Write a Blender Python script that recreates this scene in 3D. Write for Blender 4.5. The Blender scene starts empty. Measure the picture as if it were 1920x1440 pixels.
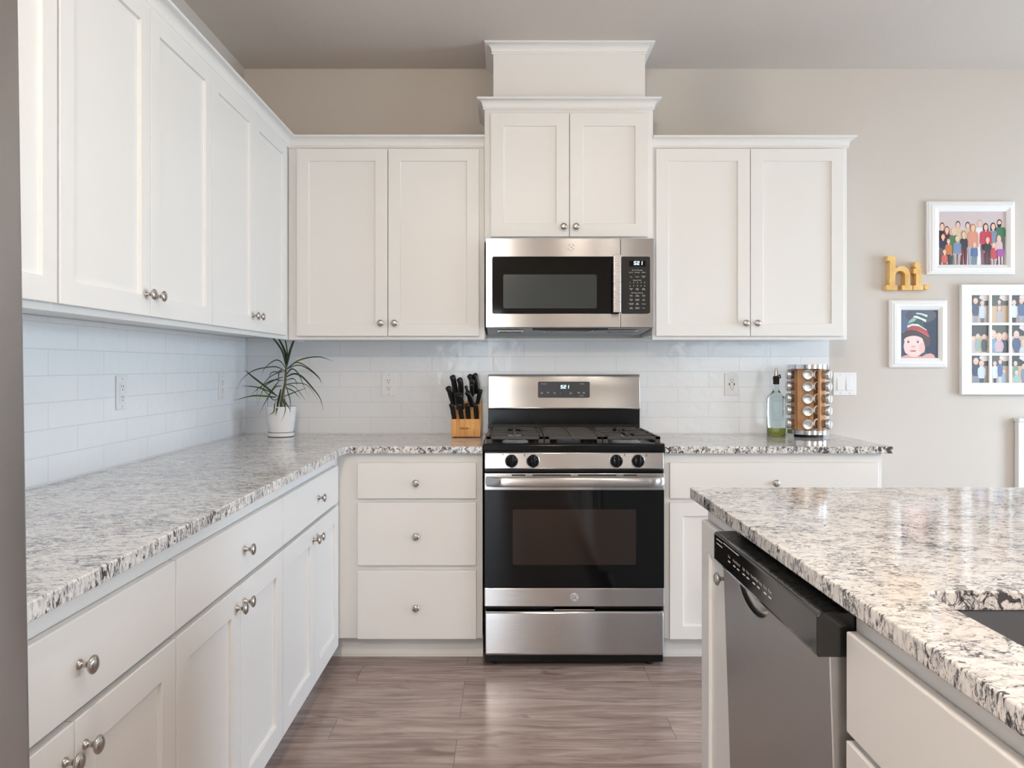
import bpy, bmesh, math, random
from mathutils import Vector, Matrix

random.seed(11)
SC = bpy.context.scene
COL = SC.collection
PI = math.pi

# ------------------------------------------------------------------ camera, light, exposure
# World axes: back wall is the plane y = 0, the room extends towards -y, z is up (metres).
cam_data = bpy.data.cameras.new('camera')
cam = bpy.data.objects.new('camera', cam_data)
COL.objects.link(cam)
cam.location = (0.0, -3.95, 1.262)
cam.rotation_euler = (PI / 2, 0, 0)
cam_data.sensor_width = 36.0
cam_data.lens = 27.478
cam_data.shift_x = 9 / 1920
cam_data.shift_y = -33 / 1920
cam_data.clip_start = 0.02
SC.camera = cam

SC.view_settings.view_transform = 'Standard'
SC.view_settings.look = 'None'
SC.view_settings.gamma = 1.0
SC.view_settings.use_curve_mapping = False
SC.view_settings.exposure = 0.78

world = bpy.data.worlds.new('sky')
SC.world = world
world.use_nodes = True
wn = world.node_tree
wn.nodes.clear()
w_out = wn.nodes.new('ShaderNodeOutputWorld')
w_bg = wn.nodes.new('ShaderNodeBackground')
w_tc = wn.nodes.new('ShaderNodeTexCoord')
w_sep = wn.nodes.new('ShaderNodeSeparateXYZ')
w_ramp = wn.nodes.new('ShaderNodeValToRGB')
wn.links.new(w_tc.outputs['Generated'], w_sep.inputs[0])
w_mul = wn.nodes.new('ShaderNodeMath'); w_mul.operation = 'MULTIPLY_ADD'
w_mul.inputs[1].default_value = 0.5; w_mul.inputs[2].default_value = 0.5
wn.links.new(w_sep.outputs['Z'], w_mul.inputs[0])
wn.links.new(w_mul.outputs[0], w_ramp.inputs[0])
w_ramp.color_ramp.elements[0].position = 0.48
w_ramp.color_ramp.elements[0].color = (0.10, 0.16, 0.07, 1)
w_ramp.color_ramp.elements[1].position = 0.54
w_ramp.color_ramp.elements[1].color = (0.80, 0.90, 1.0, 1)
wn.links.new(w_ramp.outputs['Color'], w_bg.inputs['Color'])
w_bg.inputs['Strength'].default_value = 1.5
wn.links.new(w_bg.outputs[0], w_out.inputs[0])


def area_light(name, loc, rot, sx, sy, power, color):
    d = bpy.data.lights.new(name, 'AREA')
    d.shape = 'RECTANGLE'; d.size = sx; d.size_y = sy
    d.energy = power; d.color = color
    o = bpy.data.objects.new(name, d)
    o.location = loc; o.rotation_euler = rot
    COL.objects.link(o)
    return o


# daylight entering through the glazed door in the rear wall and the window in the right wall
area_light('daylight_rear_door', (3.35, -7.93, 1.15), (PI / 2, 0, 0), 1.5, 2.0, 15, (0.78, 0.89, 1.0))
area_light('daylight_rear_left_door', (-0.62, -7.93, 1.05), (PI / 2, 0, 0), 1.15, 2.0, 18, (0.76, 0.88, 1.0))
area_light('daylight_right_window', (4.60, -3.5, 1.50), (0, PI / 2 - 0.2, 0), 1.7, 2.0, 32, (0.78, 0.90, 1.0))
area_light('daylight_right_door', (4.66, -1.15, 1.15), (0, PI / 2 - 0.25, 0), 2.0, 1.1, 64, (0.68, 0.84, 1.0))

# ------------------------------------------------------------------ materials


def srgb(r, g, b):
    def f(c):
        c /= 255.0
        return c / 12.92 if c <= 0.04045 else ((c + 0.055) / 1.055) ** 2.4
    return (f(r), f(g), f(b), 1.0)


def mat(name, color=(0.8, 0.8, 0.8), rough=0.5, metal=0.0, **kw):
    m = bpy.data.materials.new(name)
    m.use_nodes = True
    b = m.node_tree.nodes['Principled BSDF']
    c = tuple(color)
    b.inputs['Base Color'].default_value = c if len(c) == 4 else c + (1.0,)
    b.inputs['Roughness'].default_value = rough
    b.inputs['Metallic'].default_value = metal
    for k, v in kw.items():
        b.inputs[k.replace('_', ' ')].default_value = v
    return m


def nodes(m):
    nt = m.node_tree
    return nt, nt.nodes['Principled BSDF'], nt.nodes.new, nt.links.new


def coords(m, scale=(1, 1, 1), kind='Object', rot=(0, 0, 0), loc=(0, 0, 0)):
    nt, b, N, L = nodes(m)
    tc = N('ShaderNodeTexCoord')
    mp = N('ShaderNodeMapping')
    mp.inputs['Scale'].default_value = scale
    mp.inputs['Rotation'].default_value = rot
    mp.inputs['Location'].default_value = loc
    L(tc.outputs[kind], mp.inputs['Vector'])
    return mp.outputs['Vector']


def world_coords(m, scale=(1, 1, 1), rot=(0, 0, 0), loc=(0, 0, 0)):
    nt, b, N, L = nodes(m)
    g = N('ShaderNodeNewGeometry')
    mp = N('ShaderNodeMapping')
    mp.inputs['Scale'].default_value = scale
    mp.inputs['Rotation'].default_value = rot
    mp.inputs['Location'].default_value = loc
    L(g.outputs['Position'], mp.inputs['Vector'])
    return mp.outputs['Vector']


def noise(m, vec, scale, detail=2.0, rough=0.5, dist=0.0):
    nt, b, N, L = nodes(m)
    n = N('ShaderNodeTexNoise')
    n.inputs['Scale'].default_value = scale
    n.inputs['Detail'].default_value = detail
    n.inputs['Roughness'].default_value = rough
    n.inputs['Distortion'].default_value = dist
    L(vec, n.inputs['Vector'])
    return n.outputs['Fac']


def ramp(m, fac, stops, interp='LINEAR'):
    nt, b, N, L = nodes(m)
    r = N('ShaderNodeValToRGB')
    cr = r.color_ramp
    cr.interpolation = interp
    while len(cr.elements) < len(stops):
        cr.elements.new(0.5)
    for e, (p, c) in zip(cr.elements, stops):
        e.position = p
        e.color = c if len(c) == 4 else tuple(c) + (1,)
    L(fac, r.inputs['Fac'])
    return r.outputs['Color']


def mix(m, fac, a, b_, mode='MIX'):
    nt, b, N, L = nodes(m)
    x = N('ShaderNodeMix'); x.data_type = 'RGBA'; x.blend_type = mode
    for sock, v in ((x.inputs[0], fac), (x.inputs[6], a), (x.inputs[7], b_)):
        if isinstance(v, (int, float)):
            sock.default_value = v
        elif isinstance(v, (tuple, list)):
            sock.default_value = tuple(v) if len(v) == 4 else tuple(v) + (1,)
        else:
            L(v, sock)
    return x.outputs[2]


def math_node(m, op, a, b_=0.0):
    nt, b, N, L = nodes(m)
    x = N('ShaderNodeMath'); x.operation = op
    for sock, v in ((x.inputs[0], a), (x.inputs[1], b_)):
        if isinstance(v, (int, float)):
            sock.default_value = v
        else:
            L(v, sock)
    return x.outputs[0]


def bump(m, height, strength=0.2, distance=0.001):
    nt, b, N, L = nodes(m)
    n = N('ShaderNodeBump')
    n.inputs['Strength'].default_value = strength
    n.inputs['Distance'].default_value = distance
    L(height, n.inputs['Height'])
    L(n.outputs['Normal'], b.inputs['Normal'])
    return n


def base(m, sock):
    nt, b, N, L = nodes(m)
    L(sock, b.inputs['Base Color'])


M = {}
M['cabinet'] = mat('white_cabinet_paint', (0.80, 0.79, 0.78), 0.38)
v = coords(M['cabinet'], (1, 1, 1))
bump(M['cabinet'], noise(M['cabinet'], v, 90, 2), 0.04, 0.001)

M['wall'] = mat('greige_wall_paint', (0.595, 0.545, 0.50), 0.7)
v = world_coords(M['wall'])
bump(M['wall'], noise(M['wall'], v, 120, 3), 0.12, 0.002)
M['ceiling'] = mat('greige_ceiling_paint', (0.66, 0.60, 0.555), 0.85)
v = world_coords(M['ceiling'])
bump(M['ceiling'], noise(M['ceiling'], v, 70, 4, 0.6), 0.35, 0.004)
M['trim'] = mat('white_trim_paint', (0.82, 0.81, 0.80), 0.4)


def tile_material(name, axis, u0):
    m = mat(name, (0.8, 0.8, 0.8), 0.12)
    nt, b, N, L = nodes(m)
    g = N('ShaderNodeNewGeometry')
    s = N('ShaderNodeSeparateXYZ'); L(g.outputs['Position'], s.inputs[0])
    u = s.outputs['X'] if axis == 'X' else math_node(m, 'MULTIPLY', s.outputs['Y'], -1.0)
    uu = math_node(m, 'SUBTRACT', u, u0)
    vv = math_node(m, 'SUBTRACT', s.outputs['Z'], 1.0046)
    c = N('ShaderNodeCombineXYZ'); L(uu, c.inputs[0]); L(vv, c.inputs[1])
    br = N('ShaderNodeTexBrick')
    br.offset = 0.5; br.offset_frequency = 2; br.squash = 1.0
    br.inputs['Color1'].default_value = (0.80, 0.825, 0.86, 1)
    br.inputs['Color2'].default_value = (0.83, 0.845, 0.87, 1)
    br.inputs['Mortar'].default_value = (0.68, 0.695, 0.72, 1)
    br.inputs['Scale'].default_value = 1.0
    br.inputs['Mortar Size'].default_value = 0.0016
    br.inputs['Mortar Smooth'].default_value = 0.6
    br.inputs['Bias'].default_value = 0.0
    br.inputs['Brick Width'].default_value = 0.31
    br.inputs['Row Height'].default_value = 0.0768
    L(c.outputs[0], br.inputs['Vector'])
    base(m, br.outputs['Color'])
    n1 = noise(m, g.outputs['Position'], 16, 2, 0.5, 0.4)
    h = math_node(m, 'ADD', math_node(m, 'MULTIPLY', br.outputs['Fac'], -0.35), n1)
    bump(m, h, 0.32, 0.006)
    return m


M['tile_back'] = tile_material('glossy_subway_tile', 'X', -0.69)
M['tile_left'] = tile_material('glossy_subway_tile_side', 'Y', 0.153)


def granite():
    m = mat('speckled_granite', (0.7, 0.7, 0.7), 0.09)
    nt, b, N, L = nodes(m)
    v = world_coords(m, (0.75, 1.2, 0.55), rot=(0.10, 0.18, 0.22))
    big = noise(m, v, 9, 2, 0.5, 0.3)
    # the slab is layered: the sawn edge shows more of the dark mineral than the flat face does
    g = N('ShaderNodeNewGeometry')
    s = N('ShaderNodeSeparateXYZ'); L(g.outputs['True Normal'], s.inputs[0])
    flat = math_node(m, 'ABSOLUTE', s.outputs['Z'])
    bigs = math_node(m, 'SUBTRACT', math_node(m, 'MULTIPLY', math_node(m, 'SUBTRACT', big, 0.5), 0.30), math_node(m, 'MULTIPLY', flat, 0.038))
    base_c = ramp(m, noise(m, v, 60, 4, 0.62, 0.6),
                  [(0.28, (0.38, 0.37, 0.375)), (0.41, (0.64, 0.62, 0.61)), (0.53, (0.83, 0.80, 0.78))])
    # thin dark veins: narrow bands around the middle value of a distorted noise, broken up by a second noise
    n1 = noise(m, v, 58, 4, 0.6, 1.3)
    band = math_node(m, 'ABSOLUTE', math_node(m, 'SUBTRACT', n1, 0.5))
    vein = ramp(m, band, [(0.016, (1, 1, 1)), (0.050, (0, 0, 0))])
    gate = ramp(m, math_node(m, 'ADD', noise(m, v, 40, 3, 0.6, 0.5), bigs), [(0.43, (0, 0, 0)), (0.54, (1, 1, 1))])
    clump = ramp(m, math_node(m, 'ADD', noise(m, v, 64, 5, 0.62, 1.5), bigs), [(0.532, (0, 0, 0)), (0.59, (1, 1, 1))])
    fine = ramp(m, noise(m, v, 210, 3, 0.6, 0.8), [(0.55, (0, 0, 0)), (0.64, (1, 1, 1))])
    c1 = mix(m, math_node(m, 'MULTIPLY', fine, 0.30), base_c, (0.20, 0.19, 0.20))
    c2 = mix(m, math_node(m, 'MULTIPLY', math_node(m, 'MULTIPLY', vein, gate), 0.85), c1, (0.06, 0.055, 0.065))
    c2 = mix(m, math_node(m, 'MULTIPLY', clump, 0.92), c2, (0.025, 0.022, 0.03))
    red = ramp(m, noise(m, v, 26, 2, 0.5, 0.5), [(0.735, (0, 0, 0)), (0.76, (1, 1, 1))])
    c3 = mix(m, math_node(m, 'MULTIPLY', red, 0.8), c2, (0.13, 0.03, 0.03))
    base(m, c3)
    return m


M['granite'] = granite()


def wood_floor():
    m = mat('wood_plank_floor', (0.3, 0.22, 0.19), 0.24)
    nt, b, N, L = nodes(m)
    g = N('ShaderNodeNewGeometry')
    s = N('ShaderNodeSeparateXYZ'); L(g.outputs['Position'], s.inputs[0])
    vv = math_node(m, 'ADD', s.outputs['Y'], 1.306)
    c = N('ShaderNodeCombineXYZ'); L(math_node(m, 'ADD', s.outputs['X'], 0.17), c.inputs[0]); L(vv, c.inputs[1])
    br = N('ShaderNodeTexBrick')
    br.offset = 0.37; br.offset_frequency = 3; br.squash = 1.0
    br.inputs['Color1'].default_value = (0.0, 0.0, 0.0, 1)
    br.inputs['Color2'].default_value = (1.0, 1.0, 1.0, 1)
    br.inputs['Mortar'].default_value = (0.5, 0.5, 0.5, 1)
    br.inputs['Scale'].default_value = 1.0
    br.inputs['Mortar Size'].default_value = 0.0009
    br.inputs['Mortar Smooth'].default_value = 0.1
    br.inputs['Brick Width'].default_value = 1.18
    br.inputs['Row Height'].default_value = 0.163
    L(c.outputs[0], br.inputs['Vector'])
    tone = br.outputs['Color']
    # grain stretched along the plank and shifted per plank
    off = N('ShaderNodeVectorMath'); off.operation = 'SCALE'
    L(tone, off.inputs[0]); off.inputs['Scale'].default_value = 7.0
    add = N('ShaderNodeVectorMath'); add.operation = 'ADD'
    L(g.outputs['Position'], add.inputs[0]); L(off.outputs[0], add.inputs[1])
    mp = N('ShaderNodeMapping'); mp.inputs['Scale'].default_value = (0.9, 7.5, 1.0)
    L(add.outputs[0], mp.inputs['Vector'])
    g1 = noise(m, mp.outputs[0], 3.2, 6, 0.62, 0.9)
    mp2 = N('ShaderNodeMapping'); mp2.inputs['Scale'].default_value = (1.0, 26.0, 1.0)
    L(add.outputs[0], mp2.inputs['Vector'])
    g2 = noise(m, mp2.outputs[0], 9.0, 4, 0.6, 0.2)
    mp3 = N('ShaderNodeMapping'); mp3.inputs['Scale'].default_value = (2.4, 6.0, 1.0)
    L(add.outputs[0], mp3.inputs['Vector'])
    knot = ramp(m, noise(m, mp3.outputs[0], 2.2, 2, 0.5, 0.6), [(0.63, (0, 0, 0)), (0.74, (1, 1, 1))])
    c1 = ramp(m, g1, [(0.30, srgb(124, 105, 98)), (0.50, srgb(163, 144, 136)), (0.70, srgb(194, 177, 168))])
    c2 = mix(m, 0.13, c1, ramp(m, g2, [(0.35, (0.10, 0.07, 0.06)), (0.65, (0.54, 0.46, 0.43))]))
    c3 = mix(m, math_node(m, 'MULTIPLY', tone, 0.42), c2, srgb(114, 97, 90))
    c4 = mix(m, math_node(m, 'MULTIPLY', knot, 0.6), c3, srgb(88, 70, 62))
    c5 = mix(m, math_node(m, 'MULTIPLY', br.outputs['Fac'], 0.75), c4, srgb(58, 46, 42))
    base(m, c5)
    h = math_node(m, 'ADD', math_node(m, 'MULTIPLY', br.outputs['Fac'], -1.0), math_node(m, 'MULTIPLY', g2, 0.25))
    bump(m, h, 0.12, 0.002)
    return m


M['floor'] = wood_floor()


def steel(name, color=(0.60, 0.58, 0.565), rough=0.24, aniso=0.97):
    """brushed steel: horizontal grooves spread the reflections vertically"""
    m = mat(name, color, rough, 1.0, Anisotropic=aniso)
    nt, b, N, L = nodes(m)
    t = N('ShaderNodeCombineXYZ')
    t.inputs[2].default_value = 1.0
    L(t.outputs[0], b.inputs['Tangent'])
    v = world_coords(m, (0.7, 0.7, 30.0))
    r = ramp(m, noise(m, v, 22, 3, 0.6), [(0.3, (rough * 0.9,) * 3), (0.7, (rough * 1.1,) * 3)])
    L(r, b.inputs['Roughness'])
    return m


M['steel'] = steel('brushed_steel', (0.515, 0.52, 0.535))
M['steel_v'] = steel('brushed_steel_handle', (0.55, 0.53, 0.52), 0.28, 0.3)
M['steel_dw'] = steel('brushed_steel_dishwasher', (0.46, 0.445, 0.44), 0.36, 0.7)
M['steel_fridge'] = steel('brushed_steel_fridge', (0.50, 0.47, 0.46), 0.33, 0.93)
M['nickel'] = mat('brushed_nickel', (0.52, 0.49, 0.46), 0.24, 1.0)
M['chrome'] = mat('polished_chrome', (0.72, 0.72, 0.73), 0.1, 1.0)
M['black'] = mat('black_enamel', (0.006, 0.0065, 0.007), 0.16, Specular_IOR_Level=0.3)
M['black_gloss'] = mat('black_glass', (0.003, 0.0035, 0.004), 0.05, Specular_IOR_Level=0.28)
M['glossy_panel'] = mat('glossy_black_panel', (0.008, 0.008, 0.008), 0.09, Specular_IOR_Level=0.7)
M['black_plastic'] = mat('black_plastic', (0.010, 0.0095, 0.0095), 0.30, Specular_IOR_Level=0.35)
M['matte_black'] = mat('matte_black', (0.012, 0.012, 0.013), 0.55)
M['iron'] = mat('cast_iron', (0.050, 0.046, 0.043), 0.40)
v = coords(M['iron']); bump(M['iron'], noise(M['iron'], v, 300, 2), 0.2, 0.0006)
M['grey_panel'] = mat('grey_control_panel', (0.055, 0.055, 0.063), 0.25, Specular_IOR_Level=0.35)
M['screen_mesh'] = mat('microwave_window_screen', (0.042, 0.050, 0.053), 0.14, Specular_IOR_Level=0.4)
M['lettering'] = mat('white_lettering', (0.75, 0.75, 0.75), 0.5)
M['dark_lettering'] = mat('dark_lettering', (0.08, 0.08, 0.08), 0.5)
M['logo'] = mat('silver_logo', (0.75, 0.74, 0.73), 0.3, 0.6)
M['monogram'] = mat('grey_monogram', (0.16, 0.155, 0.155), 0.4)
M['white_plastic'] = mat('white_plastic', (0.80, 0.80, 0.81), 0.3)
M['slot'] = mat('outlet_slot_dark', (0.02, 0.02, 0.02), 0.6)
M['frame'] = mat('white_picture_frame', (0.84, 0.84, 0.85), 0.4)
M['ceramic'] = mat('white_ceramic', (0.82, 0.82, 0.83), 0.18)
M['soil'] = mat('dark_soil', (0.035, 0.025, 0.018), 0.95)
v = coords(M['soil']); bump(M['soil'], noise(M['soil'], v, 120, 3), 0.8, 0.006)
M['cord'] = mat('navy_line', (0.02, 0.025, 0.04), 0.4)
M['sink'] = mat('grey_composite_sink', (0.12, 0.124, 0.138), 0.35)
M['foil'] = mat('greased_filter_mesh', (0.16, 0.12, 0.08), 0.5, 0.5)
M['grey_metal'] = mat('grey_painted_metal', (0.33, 0.36, 0.39), 0.4)
M['pane'] = mat('window_glass', (0.9, 0.95, 0.95), 0.02, 0.0)


def emit(name, color, strength):
    m = mat(name, (0.02, 0.02, 0.02), 0.3)
    b = m.node_tree.nodes['Principled BSDF']
    b.inputs['Emission Color'].default_value = tuple(color) + (1,)
    b.inputs['Emission Strength'].default_value = strength
    return m


M['digits'] = emit('lit_clock_digits', (0.55, 0.92, 1.0), 1.6)
M['lamp'] = emit('warm_lamp_lens', (1.0, 0.82, 0.60), 18.0)


def leaf_mat():
    m = mat('dark_green_leaf', (0.03, 0.06, 0.02), 0.4)
    v = coords(m)
    base(m, ramp(m, noise(m, v, 14, 2), [(0.35, (0.014, 0.024, 0.012)), (0.52, (0.032, 0.060, 0.018)), (0.68, (0.10, 0.15, 0.03))]))
    return m


M['leaf'] = leaf_mat()


def wood(name, c1, c2, scale, rough=0.4):
    m = mat(name, c1, rough)
    v = coords(m, scale)
    base(m, ramp(m, noise(m, v, 6, 4, 0.55, 0.4), [(0.35, c1), (0.65, c2)]))
    return m


M['bamboo'] = wood('bamboo_wood', srgb(196, 134, 66), srgb(224, 168, 98), (14, 3, 1.2))
M['beech'] = wood('beech_wood', srgb(176, 124, 80), srgb(206, 158, 112), (9, 9, 1.2))
M['gold'] = wood('gold_painted_wood', srgb(216, 168, 92), srgb(234, 194, 124), (3, 3, 3), 0.42)

M['bottle_glass'] = mat('clear_bottle_glass', (0.80, 0.90, 0.88), 0.02, 0.0, Transmission_Weight=1.0, IOR=1.3)
M['oil'] = mat('olive_oil', (0.52, 0.50, 0.06), 0.05, 0.0, Transmission_Weight=0.55, IOR=1.4)
M['jar_glass'] = mat('jar_glass', (0.92, 0.92, 0.92), 0.04, 0.0, Transmission_Weight=0.9, IOR=1.2)
SPICES = [mat('spice_%d' % i, c, 0.8) for i, c in enumerate([
    srgb(196, 172, 128), srgb(142, 96, 70), srgb(188, 148, 100), srgb(206, 178, 124), srgb(150, 120, 98),
    srgb(60, 44, 36), srgb(120, 52, 30), srgb(92, 66, 44), srgb(110, 74, 40), srgb(170, 110, 40),
    srgb(170, 150, 120), srgb(160, 80, 60)])]


def print_mat(name, rough=0.25):
    m = mat(name, (0.5, 0.5, 0.5), rough)
    nt, b, N, L = nodes(m)
    a = N('ShaderNodeVertexColor'); a.layer_name = 'print'
    L(a.outputs['Color'], b.inputs['Base Color'])
    return m


M['print'] = print_mat('printed_photo')

# ------------------------------------------------------------------ mesh and object helpers
OFF = {}


def plain(x, y, z):
    return Vector((x, y, z))


class MB:
    """collects geometry in world coordinates; build() links it as one mesh object"""

    def __init__(self, P=plain):
        self.v = []; self.f = []; self.mi = []; self.col = []
        self.P = P; self.m = 0; self.c = (1, 1, 1, 1)

    def add(self, verts, faces):
        o = len(self.v)
        self.v += [self.P(*p) for p in verts]
        for f in faces:
            self.f.append([i + o for i in f]); self.mi.append(self.m); self.col.append(self.c)

    def box(self, x0, x1, y0, y1, z0, z1):
        vs = [(x, y, z) for x in (x0, x1) for y in (y0, y1) for z in (z0, z1)]
        self.add(vs, [(0, 1, 3, 2), (4, 6, 7, 5), (0, 4, 5, 1), (2, 3, 7, 6), (0, 2, 6, 4), (1, 5, 7, 3)])

    def prism(self, pts, a0, a1, axis='y'):
        """polygon pts extruded along axis; pts are the two remaining coordinates in x,y,z order"""
        n = len(pts)

        def q(p, a):
            return {'x': (a, p[0], p[1]), 'y': (p[0], a, p[1]), 'z': (p[0], p[1], a)}[axis]
        vs = [q(p, a0) for p in pts] + [q(p, a1) for p in pts]
        fs = [tuple(range(n)), tuple(range(n, 2 * n))]
        fs += [(i, (i + 1) % n, n + (i + 1) % n, n + i) for i in range(n)]
        self.add(vs, fs)

    def lathe(self, prof, c, axis='z', n=24, close=True, sx=1.0, sy=1.0):
        """prof: list of (radius, height along axis) around c"""
        vs = []; fs = []
        for r, h in prof:
            for i in range(n):
                a = 2 * PI * i / n
                x, y = r * math.cos(a) * sx, r * math.sin(a) * sy
                p = {'z': (x, y, h), 'y': (x, h, y), 'x': (h, x, y)}[axis]
                vs.append((c[0] + p[0], c[1] + p[1], c[2] + p[2]))
        for j in range(len(prof) - 1):
            for i in range(n):
                fs.append((j * n + i, j * n + (i + 1) % n, (j + 1) * n + (i + 1) % n, (j + 1) * n + i))
        if close:
            fs.append(tuple(range(n))); fs.append(tuple((len(prof) - 1) * n + i for i in range(n)))
        self.add(vs, fs)

    def tube(self, pts, radii, n=8, sq=(1, 1)):
        pts = [Vector(p) for p in pts]
        if not isinstance(radii, (list, tuple)):
            radii = [radii] * len(pts)
        vs = []; fs = []
        for j, p in enumerate(pts):
            d = (pts[min(j + 1, len(pts) - 1)] - pts[max(j - 1, 0)]).normalized()
            up = Vector((0, 0, 1)) if abs(d.z) < 0.9 else Vector((1, 0, 0))
            s = d.cross(up).normalized(); t = s.cross(d).normalized()
            for i in range(n):
                a = 2 * PI * i / n
                q = p + s * (radii[j] * sq[0] * math.cos(a)) + t * (radii[j] * sq[1] * math.sin(a))
                vs.append(tuple(q))
        for j in range(len(pts) - 1):
            for i in range(n):
                fs.append((j * n + i, j * n + (i + 1) % n, (j + 1) * n + (i + 1) % n, (j + 1) * n + i))
        fs.append(tuple(range(n))); fs.append(tuple((len(pts) - 1) * n + i for i in range(n)))
        self.add(vs, fs)

    def build(self, name, material, parent=None, loc=None, bevel=0.0, seg=2, smooth=None, label=None, fix=True):
        me = bpy.data.meshes.new(name)
        off = Vector((0, 0, 0))
        if parent is not None:
            off = OFF[parent.name]
        elif loc is not None:
            off = Vector(loc)
        me.from_pydata([tuple(p - off) for p in self.v], [], self.f)
        mats = material if isinstance(material, (list, tuple)) else [material]
        for m_ in mats:
            me.materials.append(m_)
        for p, k in zip(me.polygons, self.mi):
            p.material_index = k
        if any(c != (1, 1, 1, 1) for c in self.col):
            at = me.color_attributes.new('print', 'FLOAT_COLOR', 'CORNER')
            for p, c in zip(me.polygons, self.col):
                for li in p.loop_indices:
                    at.data[li].color = c
        if fix:
            bm = bmesh.new(); bm.from_mesh(me)
            bmesh.ops.recalc_face_normals(bm, faces=bm.faces[:])
            bm.to_mesh(me); bm.free()
        if smooth is not None:
            me.shade_smooth()
            me.set_sharp_from_angle(angle=math.radians(smooth))
        ob = bpy.data.objects.new(name, me)
        COL.objects.link(ob)
        if parent is not None:
            ob.parent = parent
        elif loc is not None:
            ob.location = loc
        OFF[ob.name] = off
        if bevel:
            bv = ob.modifiers.new('edges', 'BEVEL')
            bv.width = bevel; bv.segments = seg; bv.limit_method = 'ANGLE'; bv.angle_limit = math.radians(40)
            bv.harden_normals = False
        if label:
            ob['label'] = label
        return ob


def thing(name, label, cat, loc=(0, 0, 0), group=None):
    o = bpy.data.objects.new(name, None)
    COL.objects.link(o)
    o.empty_display_size = 0.05
    o.location = loc
    OFF[o.name] = Vector(loc)
    o['label'] = label; o['category'] = cat
    if group:
        o['group'] = group
    return o


def tag(o, label, cat, group=None):
    o['label'] = label; o['category'] = cat
    if group:
        o['group'] = group
    return o


def structure(o):
    o['kind'] = 'structure'
    return o


def copy_thing(root, loc, label=None, rot=None):
    r = root.copy(); COL.objects.link(r); r.location = loc
    if rot is not None:
        r.rotation_euler = rot
    if label:
        r['label'] = label
    OFF[r.name] = Vector(loc)
    kids = []
    for ch in list(root.children):
        c = ch.copy(); COL.objects.link(c); c.parent = r
        kids.append(c)
        for g in ch.children:
            d = g.copy(); COL.objects.link(d); d.parent = c
    return r


# lettering: every string is turned into polygons once
_TEXT = {}


def prepare_text(strings):
    obs = []
    for s in strings:
        cu = bpy.data.curves.new('lettering', 'FONT')
        cu.body = s; cu.size = 1.0; cu.align_x = 'CENTER'; cu.resolution_u = 3; cu.space_line = 0.8
        o = bpy.data.objects.new('lettering', cu)
        COL.objects.link(o); obs.append((s, o, cu))
    dg = bpy.context.evaluated_depsgraph_get()
    for s, o, cu in obs:
        e = o.evaluated_get(dg)
        me = e.to_mesh()
        _TEXT[s] = ([tuple(v.co) for v in me.vertices], [tuple(p.vertices) for p in me.polygons])
        e.to_mesh_clear()
    for s, o, cu in obs:
        bpy.data.objects.remove(o); bpy.data.curves.remove(cu)


MW_ROWS = [
    (420, 24, [(655, 'Sensor Microwave')]), (458, 21, [(550, 'Popcorn'), (655, 'Beverage'), (760, 'Reheat')]),
    (532, 21, [(550, 'Veg'), (655, 'Potato'), (760, 'Chicken\nFish')]), (590, 24, [(655, 'Express Cook')]),
    (630, 30, [(533, '1'), (595, '2'), (657, '3'), (718, '4'), (780, '5')]),
    (686, 30, [(533, '6'), (595, '7'), (657, '8'), (718, '9'), (780, '0')]),
    (740, 22, [(550, 'Cancel\nOff'), (655, 'Start\nPause'), (763, 'Add\n30 Sec')]), (804, 24, [(655, 'Microwave Features')]),
    (850, 21, [(552, 'Cook\nTime'), (657, 'Time\nDefrost'), (763, 'Power\nLevel')]),
    (920, 21, [(552, 'Warm\nHold'), (657, 'Weight\nDefrost'), (763, 'Set\nClock')]),
    (990, 21, [(552, 'Turntable\nOn/Off'), (657, 'Melt\nSoften'), (763, 'Settings')]),
    (1060, 21, [(552, 'Light\nOff/On'), (657, 'Vent Fan\nOff/On'), (763, 'Timer')]),
]
RG = [(640, 262, 16, 'OVEN MODE'), (600, 327, 20, 'Bake'), (720, 327, 20, 'Broil'), (600, 440, 20, 'Self\nClean'),
      (722, 435, 20, 'Warm\nOff'), (858, 445, 20, 'Timer\nOn'), (975, 445, 26, '+'), (1070, 445, 26, '-'), (1180, 445, 20, 'Set\nClock'),
      (1405, 262, 16, 'OPTIONS'), (1330, 327, 20, 'Steam\nClean'), (1437, 327, 20, 'Oven\nLight'), (1337, 440, 20, 'Cancel\nOff'), (1440, 440, 20, 'Start\nOven'),
      (1395, 495, 14, 'PRESS 3 SEC')]
DW = ['Start', 'Heavy', 'Normal', 'Light', 'Rinse', 'Heated Dry', 'Wash Temp', 'Delay', 'Reset']
prepare_text(sorted(set([t for _, _, r in MW_ROWS for _, t in r] + [t for _, _, _, t in RG] + DW + ['LITE', 'OFF', 'g', 'e', 'G', 'E'])))


def write(mb, s, place, size):
    """place(a, b) -> point for text-plane coordinates in metres"""
    vs, fs = _TEXT[s]
    n = s.count('\n')
    mb_v = [place(x * size, (y + n * 0.4 - 0.3) * size) for x, y, z in vs]
    mb.add([tuple(p) for p in mb_v], fs)


SEG = {'5': 'afgcd', '2': 'abged', '1': 'bc'}


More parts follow.
